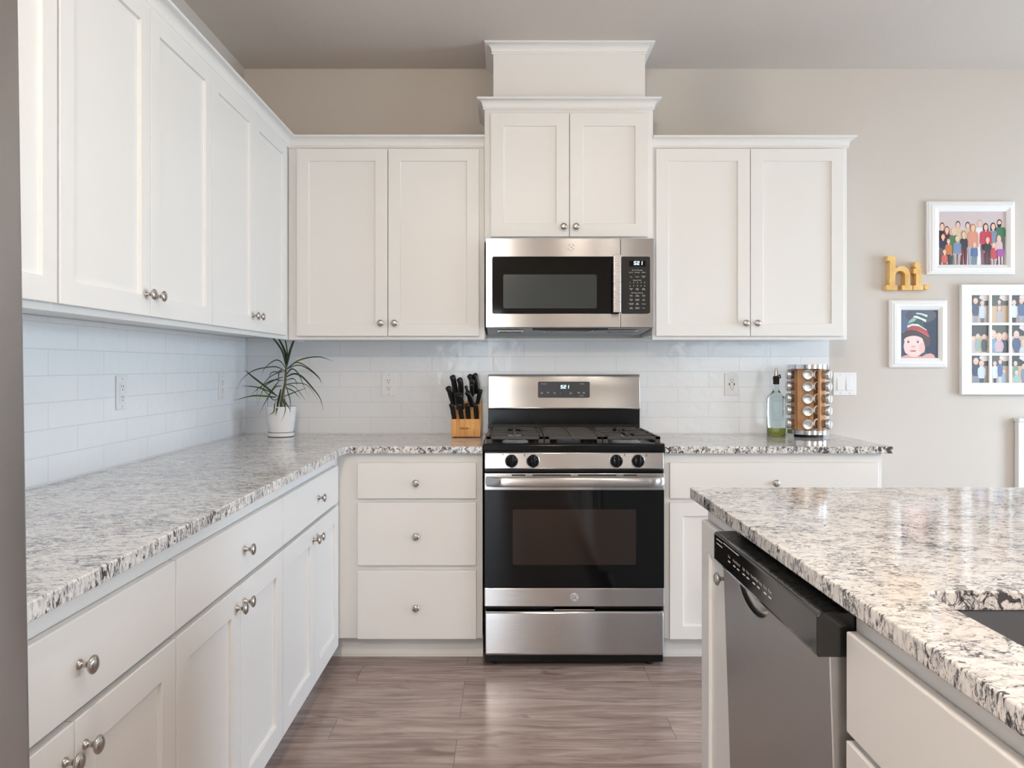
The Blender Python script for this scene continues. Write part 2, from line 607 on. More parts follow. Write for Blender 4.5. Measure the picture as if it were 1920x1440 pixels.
def seven_seg(mb, digits, place, w, h, gap, t):
    """lit bar digits; place(a, b, d) maps plane coordinates and depth"""
    x = 0
    for dgt in digits:
        bars = {'a': (0, w, h - t, h), 'g': (0, w, h / 2 - t / 2, h / 2 + t / 2), 'd': (0, w, 0, t),
                'f': (0, t, h / 2, h), 'e': (0, t, 0, h / 2), 'b': (w - t, w, h / 2, h), 'c': (w - t, w, 0, h / 2)}
        for s in SEG[dgt]:
            a0, a1, b0, b1 = bars[s]
            vs = [place(x + a, b, d) for a in (a0, a1) for b in (b0, b1) for d in (0, 0.0006)]
            mb.add(vs, [(0, 1, 3, 2), (4, 6, 7, 5), (0, 4, 5, 1), (2, 3, 7, 6), (0, 2, 6, 4), (1, 5, 7, 3)])
        x += w + gap


def rounded_rect(x0, x1, z0, z1, r, n=5):
    pts = []
    for cx, cz, a0 in ((x1 - r, z1 - r, 0), (x0 + r, z1 - r, 90), (x0 + r, z0 + r, 180), (x1 - r, z0 + r, 270)):
        for i in range(n + 1):
            a = math.radians(a0 + 90 * i / n)
            pts.append((cx + r * math.cos(a), cz + r * math.sin(a)))
    return pts


def emblem(cx, y, cz, r, parent, ring_mat, name='logo_badge'):
    """round appliance badge: disc, rim and a two letter script monogram"""
    mb = MB()
    mb.lathe([(r * 0.97, 0), (r, -0.0012), (r, -0.002), (r * 0.90, -0.0026), (r * 0.86, -0.0016)], (cx, y, cz), 'y', 28)
    mb.m = 1
    for s, dx, dz, sz in (('G', -0.26, 0.02, 1.15), ('E', 0.24, -0.06, 1.05)):
        write(mb, s, lambda a, b: (cx + dx * r + a, y - 0.0030, cz + dz * r + b), r * sz)
    for k in range(4):
        a = PI / 4 + k * PI / 2
        mb.tube([(cx + 0.74 * r * math.cos(a + t), y - 0.0020, cz + 0.74 * r * math.sin(a + t)) for t in (-0.45, -0.15, 0.15, 0.45)], r * 0.06, 6)
    return mb.build(name, [ring_mat, M['monogram']], parent, smooth=40)

# ------------------------------------------------------------------ the room
XL, XR, YR, ZC = -1.3275, 4.30, -7.80, 2.766


def simple_box(name, b, m, kind=True):
    mb = MB(); mb.box(*b)
    o = mb.build(name, m)
    if kind:
        structure(o)
    return o


simple_box('floor', (XL - 0.15, XR + 0.15, YR - 0.15, 0.15, -0.12, 0.0), M['floor'])
simple_box('ceiling', (XL - 0.15, XR + 0.15, YR - 0.15, 0.15, ZC, ZC + 0.12), M['ceiling'])
simple_box('wall_back', (XL - 0.15, XR + 0.15, 0.0, 0.15, 0.0, ZC), M['wall'])
simple_box('wall_left', (XL - 0.15, XL, YR, 0.0, 0.0, ZC), M['wall'])
# right wall with a window opening, rear wall with a glazed door opening
mb = MB()
for b in ((-7.8, -4.55, 0, ZC), (-2.45, -1.72, 0, ZC), (-0.58, 0.0, 0, ZC), (-4.55, -2.45, 0, 0.5), (-4.55, -2.45, 2.3, ZC), (-1.72, -0.58, 2.1, ZC)):
    mb.box(XR, XR + 0.15, b[0], b[1], b[2], b[3])
structure(mb.build('wall_right', M['wall']))
mb = MB()
for b in ((XL - 0.15, -1.22, 0, ZC), (-0.02, 2.55, 0, ZC), (-1.22, -0.02, 2.1, ZC), (4.15, XR + 0.15, 0, ZC), (2.55, 4.15, 2.15, ZC)):
    mb.box(b[0], b[1], YR - 0.15, YR, b[2], b[3])
structure(mb.build('wall_rear', M['wall']))


def glazing(name, P, u0, u1, z0, z1, bars_u, bars_z, t=0.06):
    """white frame with glazing bars in an opening; P(u, v, z)"""
    mb = MB(P)
    mb.box(u0, u0 + t, 0, 0.08, z0, z1); mb.box(u1 - t, u1, 0, 0.08, z0, z1)
    mb.box(u0 + t, u1 - t, 0, 0.08, z1 - t, z1); mb.box(u0 + t, u1 - t, 0, 0.08, z0, z0 + t)
    for u in bars_u:
        mb.box(u - t / 2, u + t / 2, 0.005, 0.075, z0 + t, z1 - t)
    for z in bars_z:
        mb.box(u0 + t, u1 - t, 0.02, 0.05, z - 0.015, z + 0.015)
    return structure(mb.build(name, M['trim'], bevel=0.004))


glazing('window_1', lambda u, v, z: Vector((XR + 0.04 + v, -u, z)), 2.45, 4.55, 0.5, 2.3, (3.5,), ())
glazing('door_3', lambda u, v, z: Vector((XR + 0.04 + v, -u, z)), 0.58, 1.72, 0.0, 2.1, (), ())
glazing('door_1', lambda u, v, z: Vector((u, YR - 0.04 - v, z)), 2.55, 4.15, 0.0, 2.15, (3.35,), ())
glazing('door_2', lambda u, v, z: Vector((u, YR - 0.04 - v, z)), -1.22, -0.02, 0.0, 2.1, (), ())
mb = MB(); mb.box(1.66, 2.55, -0.015, 0.0, 0.0, 0.11); mb.box(1.66, 2.55, -0.011, 0.0, 0.11, 0.118)
structure(mb.build('baseboard_back', M['trim'], bevel=0.002))

# tiled splashbacks
mb = MB(); mb.box(XL + 0.0085, 1.623, -0.008, -0.0015, 0.9237, 1.405)
tag(mb.build('tile_backsplash', M['tile_back']), 'white glossy subway tile backsplash behind the range on the back wall', 'backsplash')
mb = MB(); mb.box(XL + 0.0015, XL + 0.008, -3.07, -0.0015, 0.9237, 1.405)
tag(mb.build('tile_backsplash', M['tile_left']), 'white glossy subway tile backsplash on the left side wall above the long counter', 'backsplash')


# recessed ceiling lamps (all above or behind the view)
def recessed_lamp(x, y, power, i):
    t = thing('recessed_light', 'round recessed ceiling light with white trim ring', 'ceiling light', (x, y, ZC), 'recessed ceiling lights')
    mb = MB(); mb.lathe([(0.095, -0.0005), (0.095, -0.004), (0.075, -0.008), (0.068, -0.0005)], (x, y, ZC), 'z', 32)
    mb.build('trim_ring', M['trim'], t, smooth=40)
    mb = MB(); mb.lathe([(0.066, -0.002), (0.066, -0.005)], (x, y, ZC), 'z', 28)
    mb.build('lens', M['lamp'], t)
    d = bpy.data.lights.new('recessed_lamp', 'AREA'); d.shape = 'DISK'; d.size = 0.13; d.energy = power
    d.color = (1.0, 0.92, 0.82); d.spread = math.radians(165)
    o = bpy.data.objects.new('recessed_lamp', d); COL.objects.link(o)
    o.location = (x, y, ZC - 0.012)
    return t


for i, (x, y, p) in enumerate([(0.80, -2.9, 2), (-0.25, -3.6, 7), (2.3, -4.4, 2),
                               (1.4, -6.2, 8)]):
    recessed_lamp(x, y, p, i)



# frosted globe lamps on the ceiling; the two behind the camera are added fill
for gx, gy, pw, lab in ((0.48, -2.15, 5, 'frosted globe ceiling lamp over the kitchen aisle above the view'),
                        (-0.28, -4.9, 70, 'added unseen fill globe on the ceiling behind the camera, nearer the kitchen'),
                        (2.2, -5.6, 5, 'added unseen fill globe on the ceiling further back near the glazed door')):
    dr, gr = (0.17, 0.10) if gy > -3 else (0.19, 0.12)
    t = thing('ceiling_lamp', lab, 'ceiling lamp', (gx, gy, ZC))
    mb = MB(); mb.lathe([(0.055, -0.001), (0.055, -0.018), (0.012, -0.025)], (gx, gy, ZC), 'z', 24); mb.build('canopy', M['nickel'], t, smooth=40)
    mb = MB(); mb.tube([(gx, gy, ZC - 0.02), (gx, gy, ZC - dr + gr * 0.9)], 0.02, 8); mb.build('rod', M['nickel'], t)
    mb = MB(); mb.lathe([(gr * math.sin(PI * i / 14) + 0.001, gr * math.cos(PI * i / 14)) for i in range(15)], (gx, gy, ZC - dr), 'z', 28)
    mb.build('globe', emit('frosted_globe_glass', (1.0, 0.85, 0.69), pw / (PI * 4 * PI * gr * gr)), t, smooth=60)

# candle chandelier over the dining area to the right of the view
t = thing('chandelier', 'candle chandelier hanging over the dining area to the right', 'chandelier', (3.3, -2.6, ZC))
mb = MB(); mb.lathe([(0.06, -0.001), (0.06, -0.02), (0.012, -0.03)], (3.3, -2.6, ZC), 'z', 24); mb.tube([(3.3, -2.6, ZC - 0.02), (3.3, -2.6, 2.02)], 0.006, 8)
mb.build('stem', M['nickel'], t)
for i in range(5):
    a = 2 * PI * i / 5
    x, y = 3.3 + 0.24 * math.cos(a), -2.6 + 0.24 * math.sin(a)
    mb = MB(); mb.tube([(3.3, -2.6, 2.03), (3.3 + 0.12 * math.cos(a), -2.6 + 0.12 * math.sin(a), 1.97), (x, y, 2.0), (x, y, 2.10)], 0.008, 8)
    arm = mb.build('arm', M['nickel'], t, smooth=50)
    mb = MB(); mb.lathe([(0.004, 0.0), (0.016, 0.02), (0.014, 0.045), (0.003, 0.085)], (x, y, 2.105), 'z', 14)
    mb.build('candle_bulb', M['lamp'], arm, smooth=60)

# ------------------------------------------------------------------ cabinets
def P_back(u, v, z): return Vector((u, -v, z))
def P_left(u, v, z): return Vector((XL + v, -u, z))
def P_isl(u, v, z): return Vector((1.15 - v, -u, z))


CW = M['cabinet']


def shaker(P, u0, u1, z0, z1, v0, v1, stile, rail, name, parent, rec=0.009):
    mb = MB(P)
    a = [(u0, z0), (u1, z0), (u1, z1), (u0, z1)]
    b = [(u0 + stile, z0 + rail), (u1 - stile, z0 + rail), (u1 - stile, z1 - rail), (u0 + stile, z1 - rail)]
    vs = [(p[0], v1, p[1]) for p in a] + [(p[0], v1, p[1]) for p in b] + [(p[0], v1 - rec, p[1]) for p in b] + [(p[0], v0, p[1]) for p in a]
    fs = [(i, (i + 1) % 4, 4 + (i + 1) % 4, 4 + i) for i in range(4)]
    fs += [(4 + i, 4 + (i + 1) % 4, 8 + (i + 1) % 4, 8 + i) for i in range(4)]
    fs += [(8, 9, 10, 11), (12, 13, 14, 15)]
    fs += [(i, (i + 1) % 4, 12 + (i + 1) % 4, 12 + i) for i in range(4)]
    mb.add(vs, fs)
    return mb.build(name, CW, parent, bevel=0.0016, seg=2)


def knob(P, u, v, z, parent):
    prof = [(0.0085, 0), (0.0085, 0.0025), (0.0055, 0.005), (0.0046, 0.010), (0.0052, 0.014), (0.009, 0.0175), (0.0145, 0.021), (0.0158, 0.0235),
            (0.0150, 0.026), (0.011, 0.0285), (0.005, 0.0298)]
    mb = MB(P)
    vs = []; fs = []; n = 20
    for r, h in prof:
        for i in range(n):
            a = 2 * PI * i / n
            vs.append((u + r * math.cos(a), v + h, z + r * math.sin(a)))
    for j in range(len(prof) - 1):
        for i in range(n):
            fs.append((j * n + i, j * n + (i + 1) % n, (j + 1) * n + (i + 1) % n, (j + 1) * n + i))
    fs.append(tuple(range(n))); fs.append(tuple((len(prof) - 1) * n + i for i in range(n)))
    mb.add(vs, fs)
    return mb.build('knob', M['nickel'], parent, smooth=50)


def cabinet(P, name, label, u0, u1, z0, z1, depth, doors=(), drawers=(), toe=None, lip=0.0, group=None, v_in=0.003, front=None, dt=0.019):
    """doors: (u0, u1, z0, z1, knob_u, knob_z, stile); drawers: (u0, u1, z0, z1, knob_u)"""
    root = thing(name, label, 'cabinet', tuple(P((u0 + u1) / 2, depth / 2, 0.0 if toe else z0)), group)
    mb = MB(P)
    if lip:   # face frame hangs a little below the bottom panel
        mb.box(u0, u1, v_in, depth - 0.019, z0 + lip, z1)
        mb.box(u0, u1, depth - 0.019, depth, z0, z1)
    else:
        mb.box(u0, u1, v_in, depth, z0, z1)
    mb.build('carcass', CW, root, bevel=0.0012, seg=1)
    fv = depth + 0.0015
    for d in doors:
        ob = shaker(P, d[0], d[1], d[2], d[3], fv, depth + dt, d[6], d[6], 'door', root)
        if d[4] is not None:
            knob(P, d[4], depth + dt, d[5], ob)
    for d in drawers:
        mb = MB(P); mb.box(d[0], d[1], fv, depth + dt, d[2], d[3])
        ob = mb.build('drawer', CW, root, bevel=0.003, seg=3)
        if len(d) > 4 and d[4] is not None:
            knob(P, d[4], depth + dt, d[5] if len(d) > 5 else (d[2] + d[3]) / 2, ob)
    if toe:
        mb = MB(P)
        mb.box(toe[0], toe[1], 0.02, toe[2] - 0.012, 0.0, z0)
        mb.prism([(toe[2] - 0.012, 0.0), (toe[2], 0.0), (toe[2], 0.014), (toe[2] - 0.012, 0.03)], toe[0], toe[1], 'x')
        mb.build('toe_kick', CW, root)
    return root


ZU0, ZU1 = 1.386, 2.30        # wall cabinets
DZ0, DZ1 = 1.403, 2.272
ST = 0.057
KZ = 1.462

# left wall, wall cabinets
cabinet(P_left, 'wall_cabinet', 'white two-door wall cabinet on the left wall nearest the corner', 0.0, 1.287, ZU0, ZU1, 0.305,
        [(0.388, 0.836, DZ0, DZ1, 0.806, KZ, ST), (0.839, 1.286, DZ0, DZ1, 0.869, KZ, ST)], lip=0.02)
cabinet(P_left, 'wall_cabinet', 'white tall two-door wall cabinet in the middle of the left wall above the long counter', 1.287, 2.200, ZU0, ZU1, 0.305,
        [(1.290, 1.747, DZ0, DZ1, 1.717, KZ, ST), (1.750, 2.196, DZ0, DZ1, 1.780, KZ, ST)], lip=0.02)
cabinet(P_left, 'wall_cabinet', 'white wall cabinet at the left edge beside the steel refrigerator', 2.200, 2.95, ZU0, ZU1, 0.305,
        [(2.206, 2.58, DZ0, DZ1, 2.545, KZ, ST), (2.583, 2.94, DZ0, DZ1, None, 0, ST)], lip=0.02)
# back wall, wall cabinets
cabinet(P_back, 'wall_cabinet', 'white two-door wall cabinet above the knife block, left of the microwave', -1.0215, -0.106, ZU0, ZU1, 0.305,
        [(-0.977, -0.5555, DZ0, DZ1, -0.586, KZ, ST), (-0.5525, -0.131, DZ0, DZ1, -0.522, KZ, ST)], lip=0.02)
cabinet(P_back, 'wall_cabinet', 'white two-door wall cabinet above the spice rack, right of the microwave', 0.676, 1.584, ZU0, ZU1, 0.305,
        [(0.691, 1.127, DZ0, DZ1, 1.103, KZ, ST), (1.130, 1.562, DZ0, DZ1, 1.156, KZ, ST)], lip=0.02)
cabinet(P_back, 'wall_cabinet', 'small white two-door cabinet standing taller directly above the microwave', -0.105, 0.675, 1.842, 2.455, 0.33,
        [(-0.076, 0.2855, 1.860, 2.430, 0.259, 1.904, 0.060), (0.2885, 0.650, 1.860, 2.430, 0.316, 1.904, 0.060)])

# boxed vent chase above the small cabinet
mb = MB(); mb.box(-0.065, 0.643, -0.305, 0.0, 2.500, ZC - 0.04)
ch = thing('vent_chase', 'white boxed vent chase between the small cabinet and the ceiling', 'vent chase', (0.289, -0.15, 2.500))
mb.build('chase_box', CW, ch, bevel=0.001)


# crown mouldings
def crown(name, path, z0, h, out, parent=None, loc=None):
    """path: points of the cabinet face in plan, outward side on the right of the walking direction"""
    prof = [(0.0, 0.0), (0.006, 0.0), (0.008, 0.005), (0.006, 0.011)]
    for i in range(6):
        t = i / 5.0
        a = t * PI / 2
        prof.append((0.008 + (out - 0.012) * (1 - math.cos(a)), 0.012 + (h - 0.022) * math.sin(a)))
    prof += [(out, h - 0.008), (out, h), (0.0, h)]
    mb = MB()
    pts = [Vector((p[0], p[1], 0)) for p in path]
    rings = []
    for i, p in enumerate(pts):
        d0 = (pts[i] - pts[i - 1]).normalized() if i else None
        d1 = (pts[i + 1] - pts[i]).normalized() if i < len(pts) - 1 else None
        n0 = Vector((d0.y, -d0.x, 0)) if d0 else None
        n1 = Vector((d1.y, -d1.x, 0)) if d1 else None
        if n0 and n1:
            m_ = (n0 + n1).normalized(); m_ = m_ / m_.dot(n0)
        else:
            m_ = n0 or n1
        rings.append([p + m_ * o + Vector((0, 0, z0 + zz)) for o, zz in prof])
    n = len(prof); vs = [tuple(q) for r in rings for q in r]; fs = []
    for j in range(len(rings) - 1):
        for i in range(n):
            fs.append((j * n + i, j * n + (i + 1) % n, (j + 1) * n + (i + 1) % n, (j + 1) * n + i))
    fs.append(tuple(range(n))); fs.append(tuple((len(rings) - 1) * n + i for i in range(n)))
    mb.add(vs, fs)
    return mb.build(name, CW, parent, loc, smooth=25)


XF = XL + 0.305
tag(crown('crown_molding', [(XF, -2.95), (XF, -0.305), (-0.106, -0.305)], 2.279, 0.052, 0.040, loc=(XF, -0.305, 2.279)),
    'white crown molding turning the corner along the left wall cabinets', 'crown molding')
tag(crown('crown_molding', [(0.676, -0.305), (1.584, -0.305), (1.584, 0.0)], 2.279, 0.052, 0.034, loc=(1.13, -0.305, 2.279)),
    'white crown molding on top of the cabinet right of the microwave', 'crown molding')
tag(crown('crown_molding', [(-0.105, 0.0), (-0.105, -0.33), (0.675, -0.33), (0.675, 0.0)], 2.450, 0.050, 0.034, loc=(0.285, -0.33, 2.45)),
    'white crown molding around the small cabinet, below the vent chase', 'crown molding')
crown('crown', [(-0.065, 0.0), (-0.065, -0.305), (0.643, -0.305), (0.643, 0.0)], 2.716, ZC - 2.716, 0.040, ch)

# base cabinets
BZ0, BZ1 = 0.100, 0.892
BS = 0.066


def base_pair(P, name, label, u0, u1, d0, d1, uc, depth, toe, drawer_knob=None, side=0.03):
    return cabinet(P, name, label, u0, u1, BZ0, BZ1, depth,
                   [(d0, uc - 0.0015, 0.097, 0.684, uc - side, 0.632, BS), (uc + 0.0015, d1, 0.097, 0.684, uc + side, 0.632, BS)],
                   [(d0, d1, 0.697, 0.850, drawer_knob or (d0 + d1) / 2, 0.772)], toe=toe)


LD = 0.6045
base_pair(P_left, 'base_cabinet', 'white base cabinet on the left run nearest the back corner, short drawer over two doors', 0.6125, 1.496, 0.690, 1.4935, 1.084, LD, (0.6125, 1.496, 0.545), 1.036)
base_pair(P_left, 'base_cabinet', 'middle white base cabinet of the left run, wide drawer over two doors', 1.496, 2.287, 1.4985, 2.2845, 1.885, LD, (1.496, 2.287, 0.545), 1.855)
base_pair(P_left, 'base_cabinet', 'white base cabinet in the left foreground beside the refrigerator', 2.287, 3.07, 2.2895, 3.065, 2.677, LD, (2.287, 3.07, 0.545), 2.665)
cabinet(P_back, 'base_cabinet', 'white three-drawer base cabinet left of the range', -1.324, -0.105, BZ0, BZ1, 0.61,
        drawers=[(-0.637, -0.131, 0.700, 0.852, -0.387, 0.768), (-0.637, -0.131, 0.415, 0.683, -0.387, 0.542), (-0.637, -0.131, 0.102, 0.394, -0.387, 0.240)],
        toe=(-1.324, -0.105, 0.55))
cabinet(P_back, 'base_cabinet', 'white base cabinet right of the range with wide drawer and doors', 0.668, 1.600, BZ0, BZ1, 0.61,
        [(0.691, 1.134, 0.102, 0.682, 1.10, 0.63, ST), (1.137, 1.579, 0.102, 0.682, 1.17, 0.63, ST)],
        [(0.691, 1.579, 0.700, 0.852, 1.137, 0.768)], toe=(0.668, 1.600, 0.55))

# granite worktops
ZT0, ZT1 = 0.8935, 0.9235
mb = MB()
mb.prism([(XL, 0.0), (XL, -3.075), (-0.685, -3.075), (-0.685, -0.70), (-0.678, -0.668), (-0.655, -0.648), (-0.1035, -0.648), (-0.1035, 0.0)], ZT0, ZT1, 'z')
tag(mb.build('granite_worktop', M['granite'], loc=(-0.9, -1.2, ZT0), bevel=0.003, seg=2), 'long L-shaped speckled granite worktop on the left run', 'worktop')
mb = MB()
mb.prism([(0.6665, 0.0), (0.6665, -0.648), (1.632, -0.648), (1.632, 0.0)], ZT0, ZT1, 'z')
tag(mb.build('granite_worktop', M['granite'], loc=(1.15, -0.32, ZT0), bevel=0.003, seg=2), 'short speckled granite worktop right of the range under the spice rack', 'worktop')

# island worktop with a cut-out for the sink
mb = MB()
X0, X1, Y0, Y1 = 0.511, 1.80, -4.35, -1.763
SX0, SX1, SY0, SY1 = 0.624, 1.02, -3.56, -2.772
outer = [(X0, Y0), (X1, Y0), (X1, Y1), (X0, Y1)]
hole = rounded_rect(SX0, SX1, SY0, SY1, 0.03, 5)
n = len(hole)
for z in (ZT1, ZT0):
    vs = [(p[0], p[1], z) for p in outer] + [(p[0], p[1], z) for p in hole]
    q = n // 4   # rounded_rect order: (+,+), (-,+), (-,-), (+,-)
    fs = []
    cor = [2, 3, 0, 1]
    for k in range(4):
        idx = [4 + (k * q + i) for i in range(q)]
        for i in range(q - 1):
            fs.append((cor[k], idx[i], idx[i + 1]))
        nxt = 4 + ((k + 1) * q) % n
        fs.append((cor[k], idx[-1], nxt, cor[(k + 1) % 4]))
    mb.add(vs, fs)
vs = [(p[0], p[1], z) for z in (ZT0, ZT1) for p in outer]
mb.add(vs, [(i, (i + 1) % 4, 4 + (i + 1) % 4, 4 + i) for i in range(4)])
vs = [(p[0], p[1], z) for z in (ZT0, ZT1) for p in hole]
mb.add(vs, [(i, (i + 1) % n, n + (i + 1) % n, n + i) for i in range(n)])
iw = mb.build('granite_worktop', M['granite'], loc=(1.1, -3.0, ZT0))
bm = bmesh.new(); bm.from_mesh(iw.data); bmesh.ops.remove_doubles(bm, verts=bm.verts[:], dist=1e-5)
bmesh.ops.recalc_face_normals(bm, faces=bm.faces[:]); bm.to_mesh(iw.data); bm.free()
bv = iw.modifiers.new('edges', 'BEVEL'); bv.width = 0.003; bv.segments = 2; bv.limit_method = 'ANGLE'; bv.angle_limit = math.radians(50)
tag(iw, 'speckled granite island worktop with a sink cut-out in the right foreground', 'worktop')

# undermount sink
mb = MB()
a0 = rounded_rect(SX0 - 0.03, SX1 + 0.03, SY0 - 0.03, SY1 + 0.03, 0.05, 5)
a1 = rounded_rect(SX0 - 0.004, SX1 + 0.004, SY0 - 0.004, SY1 + 0.004, 0.035, 5)
a2 = rounded_rect(SX0 + 0.01, SX1 - 0.01, SY0 + 0.01, SY1 - 0.01, 0.035, 5)
rings = [[(p[0], p[1], 0.8925) for p in a0], [(p[0], p[1], 0.8925) for p in a1], [(p[0], p[1], 0.70) for p in a2],
         [(p[0], p[1], 0.694) for p in rounded_rect(SX0 - 0.004, SX1 + 0.004, SY0 - 0.004, SY1 + 0.004, 0.035, 5)],
         [(p[0], p[1], 0.885) for p in a0]]
vs = [p for r in rings for p in r]
fs = []
for j in (0, 1):
    fs += [(j * n + i, j * n + (i + 1) % n, (j + 1) * n + (i + 1) % n, (j + 1) * n + i) for i in range(n)]
fs.append(tuple(2 * n + i for i in range(n)))
fs += [(3 * n + i, 3 * n + (i + 1) % n, 4 * n + (i + 1) % n, 4 * n + i) for i in range(n)]
fs += [(4 * n + i, 4 * n + (i + 1) % n, (i + 1) % n, i) for i in range(n)]
fs.append(tuple(3 * n + i for i in range(n)))
mb.add(vs, fs)
sk = thing('sink', 'dark grey undermount sink set into the island worktop', 'sink', ((SX0 + SX1) / 2, (SY0 + SY1) / 2, 0.70))
mb.build('basin', M['sink'], sk, smooth=40)
mb = MB(); mb.lathe([(0.045, 0.0), (0.045, 0.004), (0.030, 0.003), (0.028, 0.001)], ((SX0 + SX1) / 2, (SY0 + SY1) / 2, 0.701), 'z', 24)
mb.build('drain', M['chrome'], sk, smooth=40)

# island cabinets (fronts face the left run)
ID = 0.607
cabinet(P_isl, 'island_cabinet', 'narrow white island cabinet at the far end beside the dishwasher', 1.836, 2.118, BZ0, BZ1, ID,
        [(1.843, 2.112, 0.102, 0.850, 2.085, 0.755, 0.075)], toe=(1.836, 2.118, 0.545))
cabinet(P_isl, 'island_cabinet', 'white island sink cabinet in the right foreground, wide false drawer above doors', 2.735, 3.66, BZ0, 0.69, ID,
        [(2.741, 3.197, 0.102, 0.684, 3.165, 0.632, BS), (3.200, 3.655, 0.102, 0.684, 3.232, 0.632, BS)],
        [(2.741, 3.655, 0.697, 0.853)], toe=(2.735, 3.66, 0.545))
# face frame and sides around the sink bowl belong to the sink cabinet
sc_root = [o for o in COL.objects if o.get('label', '').startswith('white island sink cabinet')][0]
mb = MB(P_isl)
mb.box(2.735, 3.66, ID - 0.019, ID, 0.69, BZ1)
mb.box(2.735, 2.735 + 0.006, 0.0, ID - 0.019, 0.69, BZ1); mb.box(3.64, 3.66, 0.0, ID - 0.019, 0.69, BZ1)
mb.build('face_frame', CW, sc_root)
cabinet(P_isl, 'island_cabinet', 'white island cabinet behind the sink cabinet at the near end', 3.66, 4.28, BZ0, BZ1, ID,
        [(3.666, 4.27, 0.102, 0.850, None, 0, BS)], toe=(3.66, 4.28, 0.545))

# ------------------------------------------------------------------ dishwasher
dw = thing('dishwasher', 'stainless dishwasher with black control panel built into the island', 'dishwasher', (0.80, -2.43, 0.0))
U0, U1 = 2.128, 2.727
mb = MB(); mb.box(0.556, 1.12, -U1 + 0.005, -U0 - 0.005, 0.10, 0.884)
mb.build('tub', M['matte_black'], dw)
mb = MB(); mb.box(0.62, 1.10, -U1 + 0.01, -U0 - 0.01, 0.0, 0.10)
mb.build('kick_plate', M['matte_black'], dw)
# door: the front leans in slightly towards the floor; the upper edge is notched by the handle pocket
cu, hw, dz = 2.345, 0.105, 0.056


def dw_x(z):
    return 0.503 + (0.812 - z) * 0.033


edge = [(-U1, 0.105), (-U1, 0.812)]
arc = []
for i in range(13):
    a = PI - PI * i / 12
    arc.append((-(cu) + hw * math.cos(a), 0.812 - dz * math.sin(a)))
edge += arc + [(-U0, 0.812), (-U0, 0.105)]
mb = MB()
n = len(edge)
vs = [(dw_x(p[1]), p[0], p[1]) for p in edge] + [(0.5545, p[0], p[1]) for p in edge]
mb.add(vs, [tuple(range(n)), tuple(range(n, 2 * n))] + [(i, (i + 1) % n, n + (i + 1) % n, n + i) for i in range(n)])
door = mb.build('door', M['steel_dw'], dw, bevel=0.003)
mb = MB()   # scooped pocket behind the notch
vs = []; fs = []
for j in range(6):
    t = j / 5.0
    for i in range(13):
        a = PI - PI * i / 12
        sc_ = math.cos(t * PI / 2) ** 0.6 if t < 1 else 0.0
        vs.append((0.506 + 0.022 * math.sin(t * PI / 2), -cu + hw * math.cos(a) * max(sc_, 0.02), 0.812 - dz * math.sin(a) * max(sc_, 0.02)))
for j in range(5):
    for i in range(12):
        fs.append((j * 13 + i, j * 13 + i + 1, (j + 1) * 13 + i + 1, (j + 1) * 13 + i))
mb.add(vs, fs)
mb.build('handle_pocket', M['nickel'], door, smooth=60)
mb = MB()
mb.prism([(0.485, 0.808), (0.483, 0.815), (0.483, 0.872), (0.487, 0.877), (0.545, 0.879), (0.545, 0.889), (0.5545, 0.889), (0.5545, 0.808)], -U1 - 0.004, -U0 + 0.004, 'y')
cp = mb.build('control_panel', M['glossy_panel'], dw, bevel=0.002)
mb = MB()
px_ = 0.4826
for i, s in enumerate(DW):
    u = 2.25 + i * 0.033 + (0.006 if i % 2 else 0)
    write(mb, s, lambda a, b, u=u: (px_, -(u + a), 0.848 + b), 0.0085)
    mb.box(px_ - 0.0004, px_ + 0.0002, -(u + 0.007), -(u - 0.007), 0.836, 0.8385)
for z in (0.8645, 0.8545):
    mb.box(px_ - 0.0004, px_ + 0.0002, -2.195, -2.150, z, z + 0.0015)
mb.box(px_ - 0.0004, px_ + 0.0002, -2.32, -2.205, 0.8665, 0.868)
mb.build('button_markings', M['lettering'], cp)

# ------------------------------------------------------------------ gas range
RC = 0.281
rg = thing('gas_range', 'stainless gas range with black oven window standing between the base cabinets', 'range', (RC, -0.33, 0.0))
RX0, RX1 = RC - 0.376, RC + 0.376
mb = MB(); mb.box(RX0, RX1, -0.655, -0.03, 0.016, 0.905)
mb.build('body', M['black'], rg, bevel=0.002)
for sx in (RX0 + 0.05, RX1 - 0.05):
    for sy in (-0.62, -0.08):
        mb = MB(); mb.lathe([(0.02, 0.0), (0.02, 0.01), (0.011, 0.014), (0.011, 0.046)], (sx, sy, 0), 'z', 14)
        mb.build('leveling_foot', M['black_plastic'], rg, smooth=40)
# storage drawer
mb = MB()
mb.prism([(-0.655, 0.052), (-0.676, 0.052), (-0.684, 0.060), (-0.686, 0.20), (-0.684, 0.232), (-0.678, 0.238), (-0.655, 0.238)], RX0 + 0.004, RX1 - 0.004, 'x')
mb.build('storage_drawer', M['steel'], rg, bevel=0.003, smooth=40)
mb = MB(); mb.box(RC - 0.085, RC + 0.085, -0.680, -0.655, 0.2405, 0.2455)
mb.build('drawer_pull_lip', M['steel'], rg)
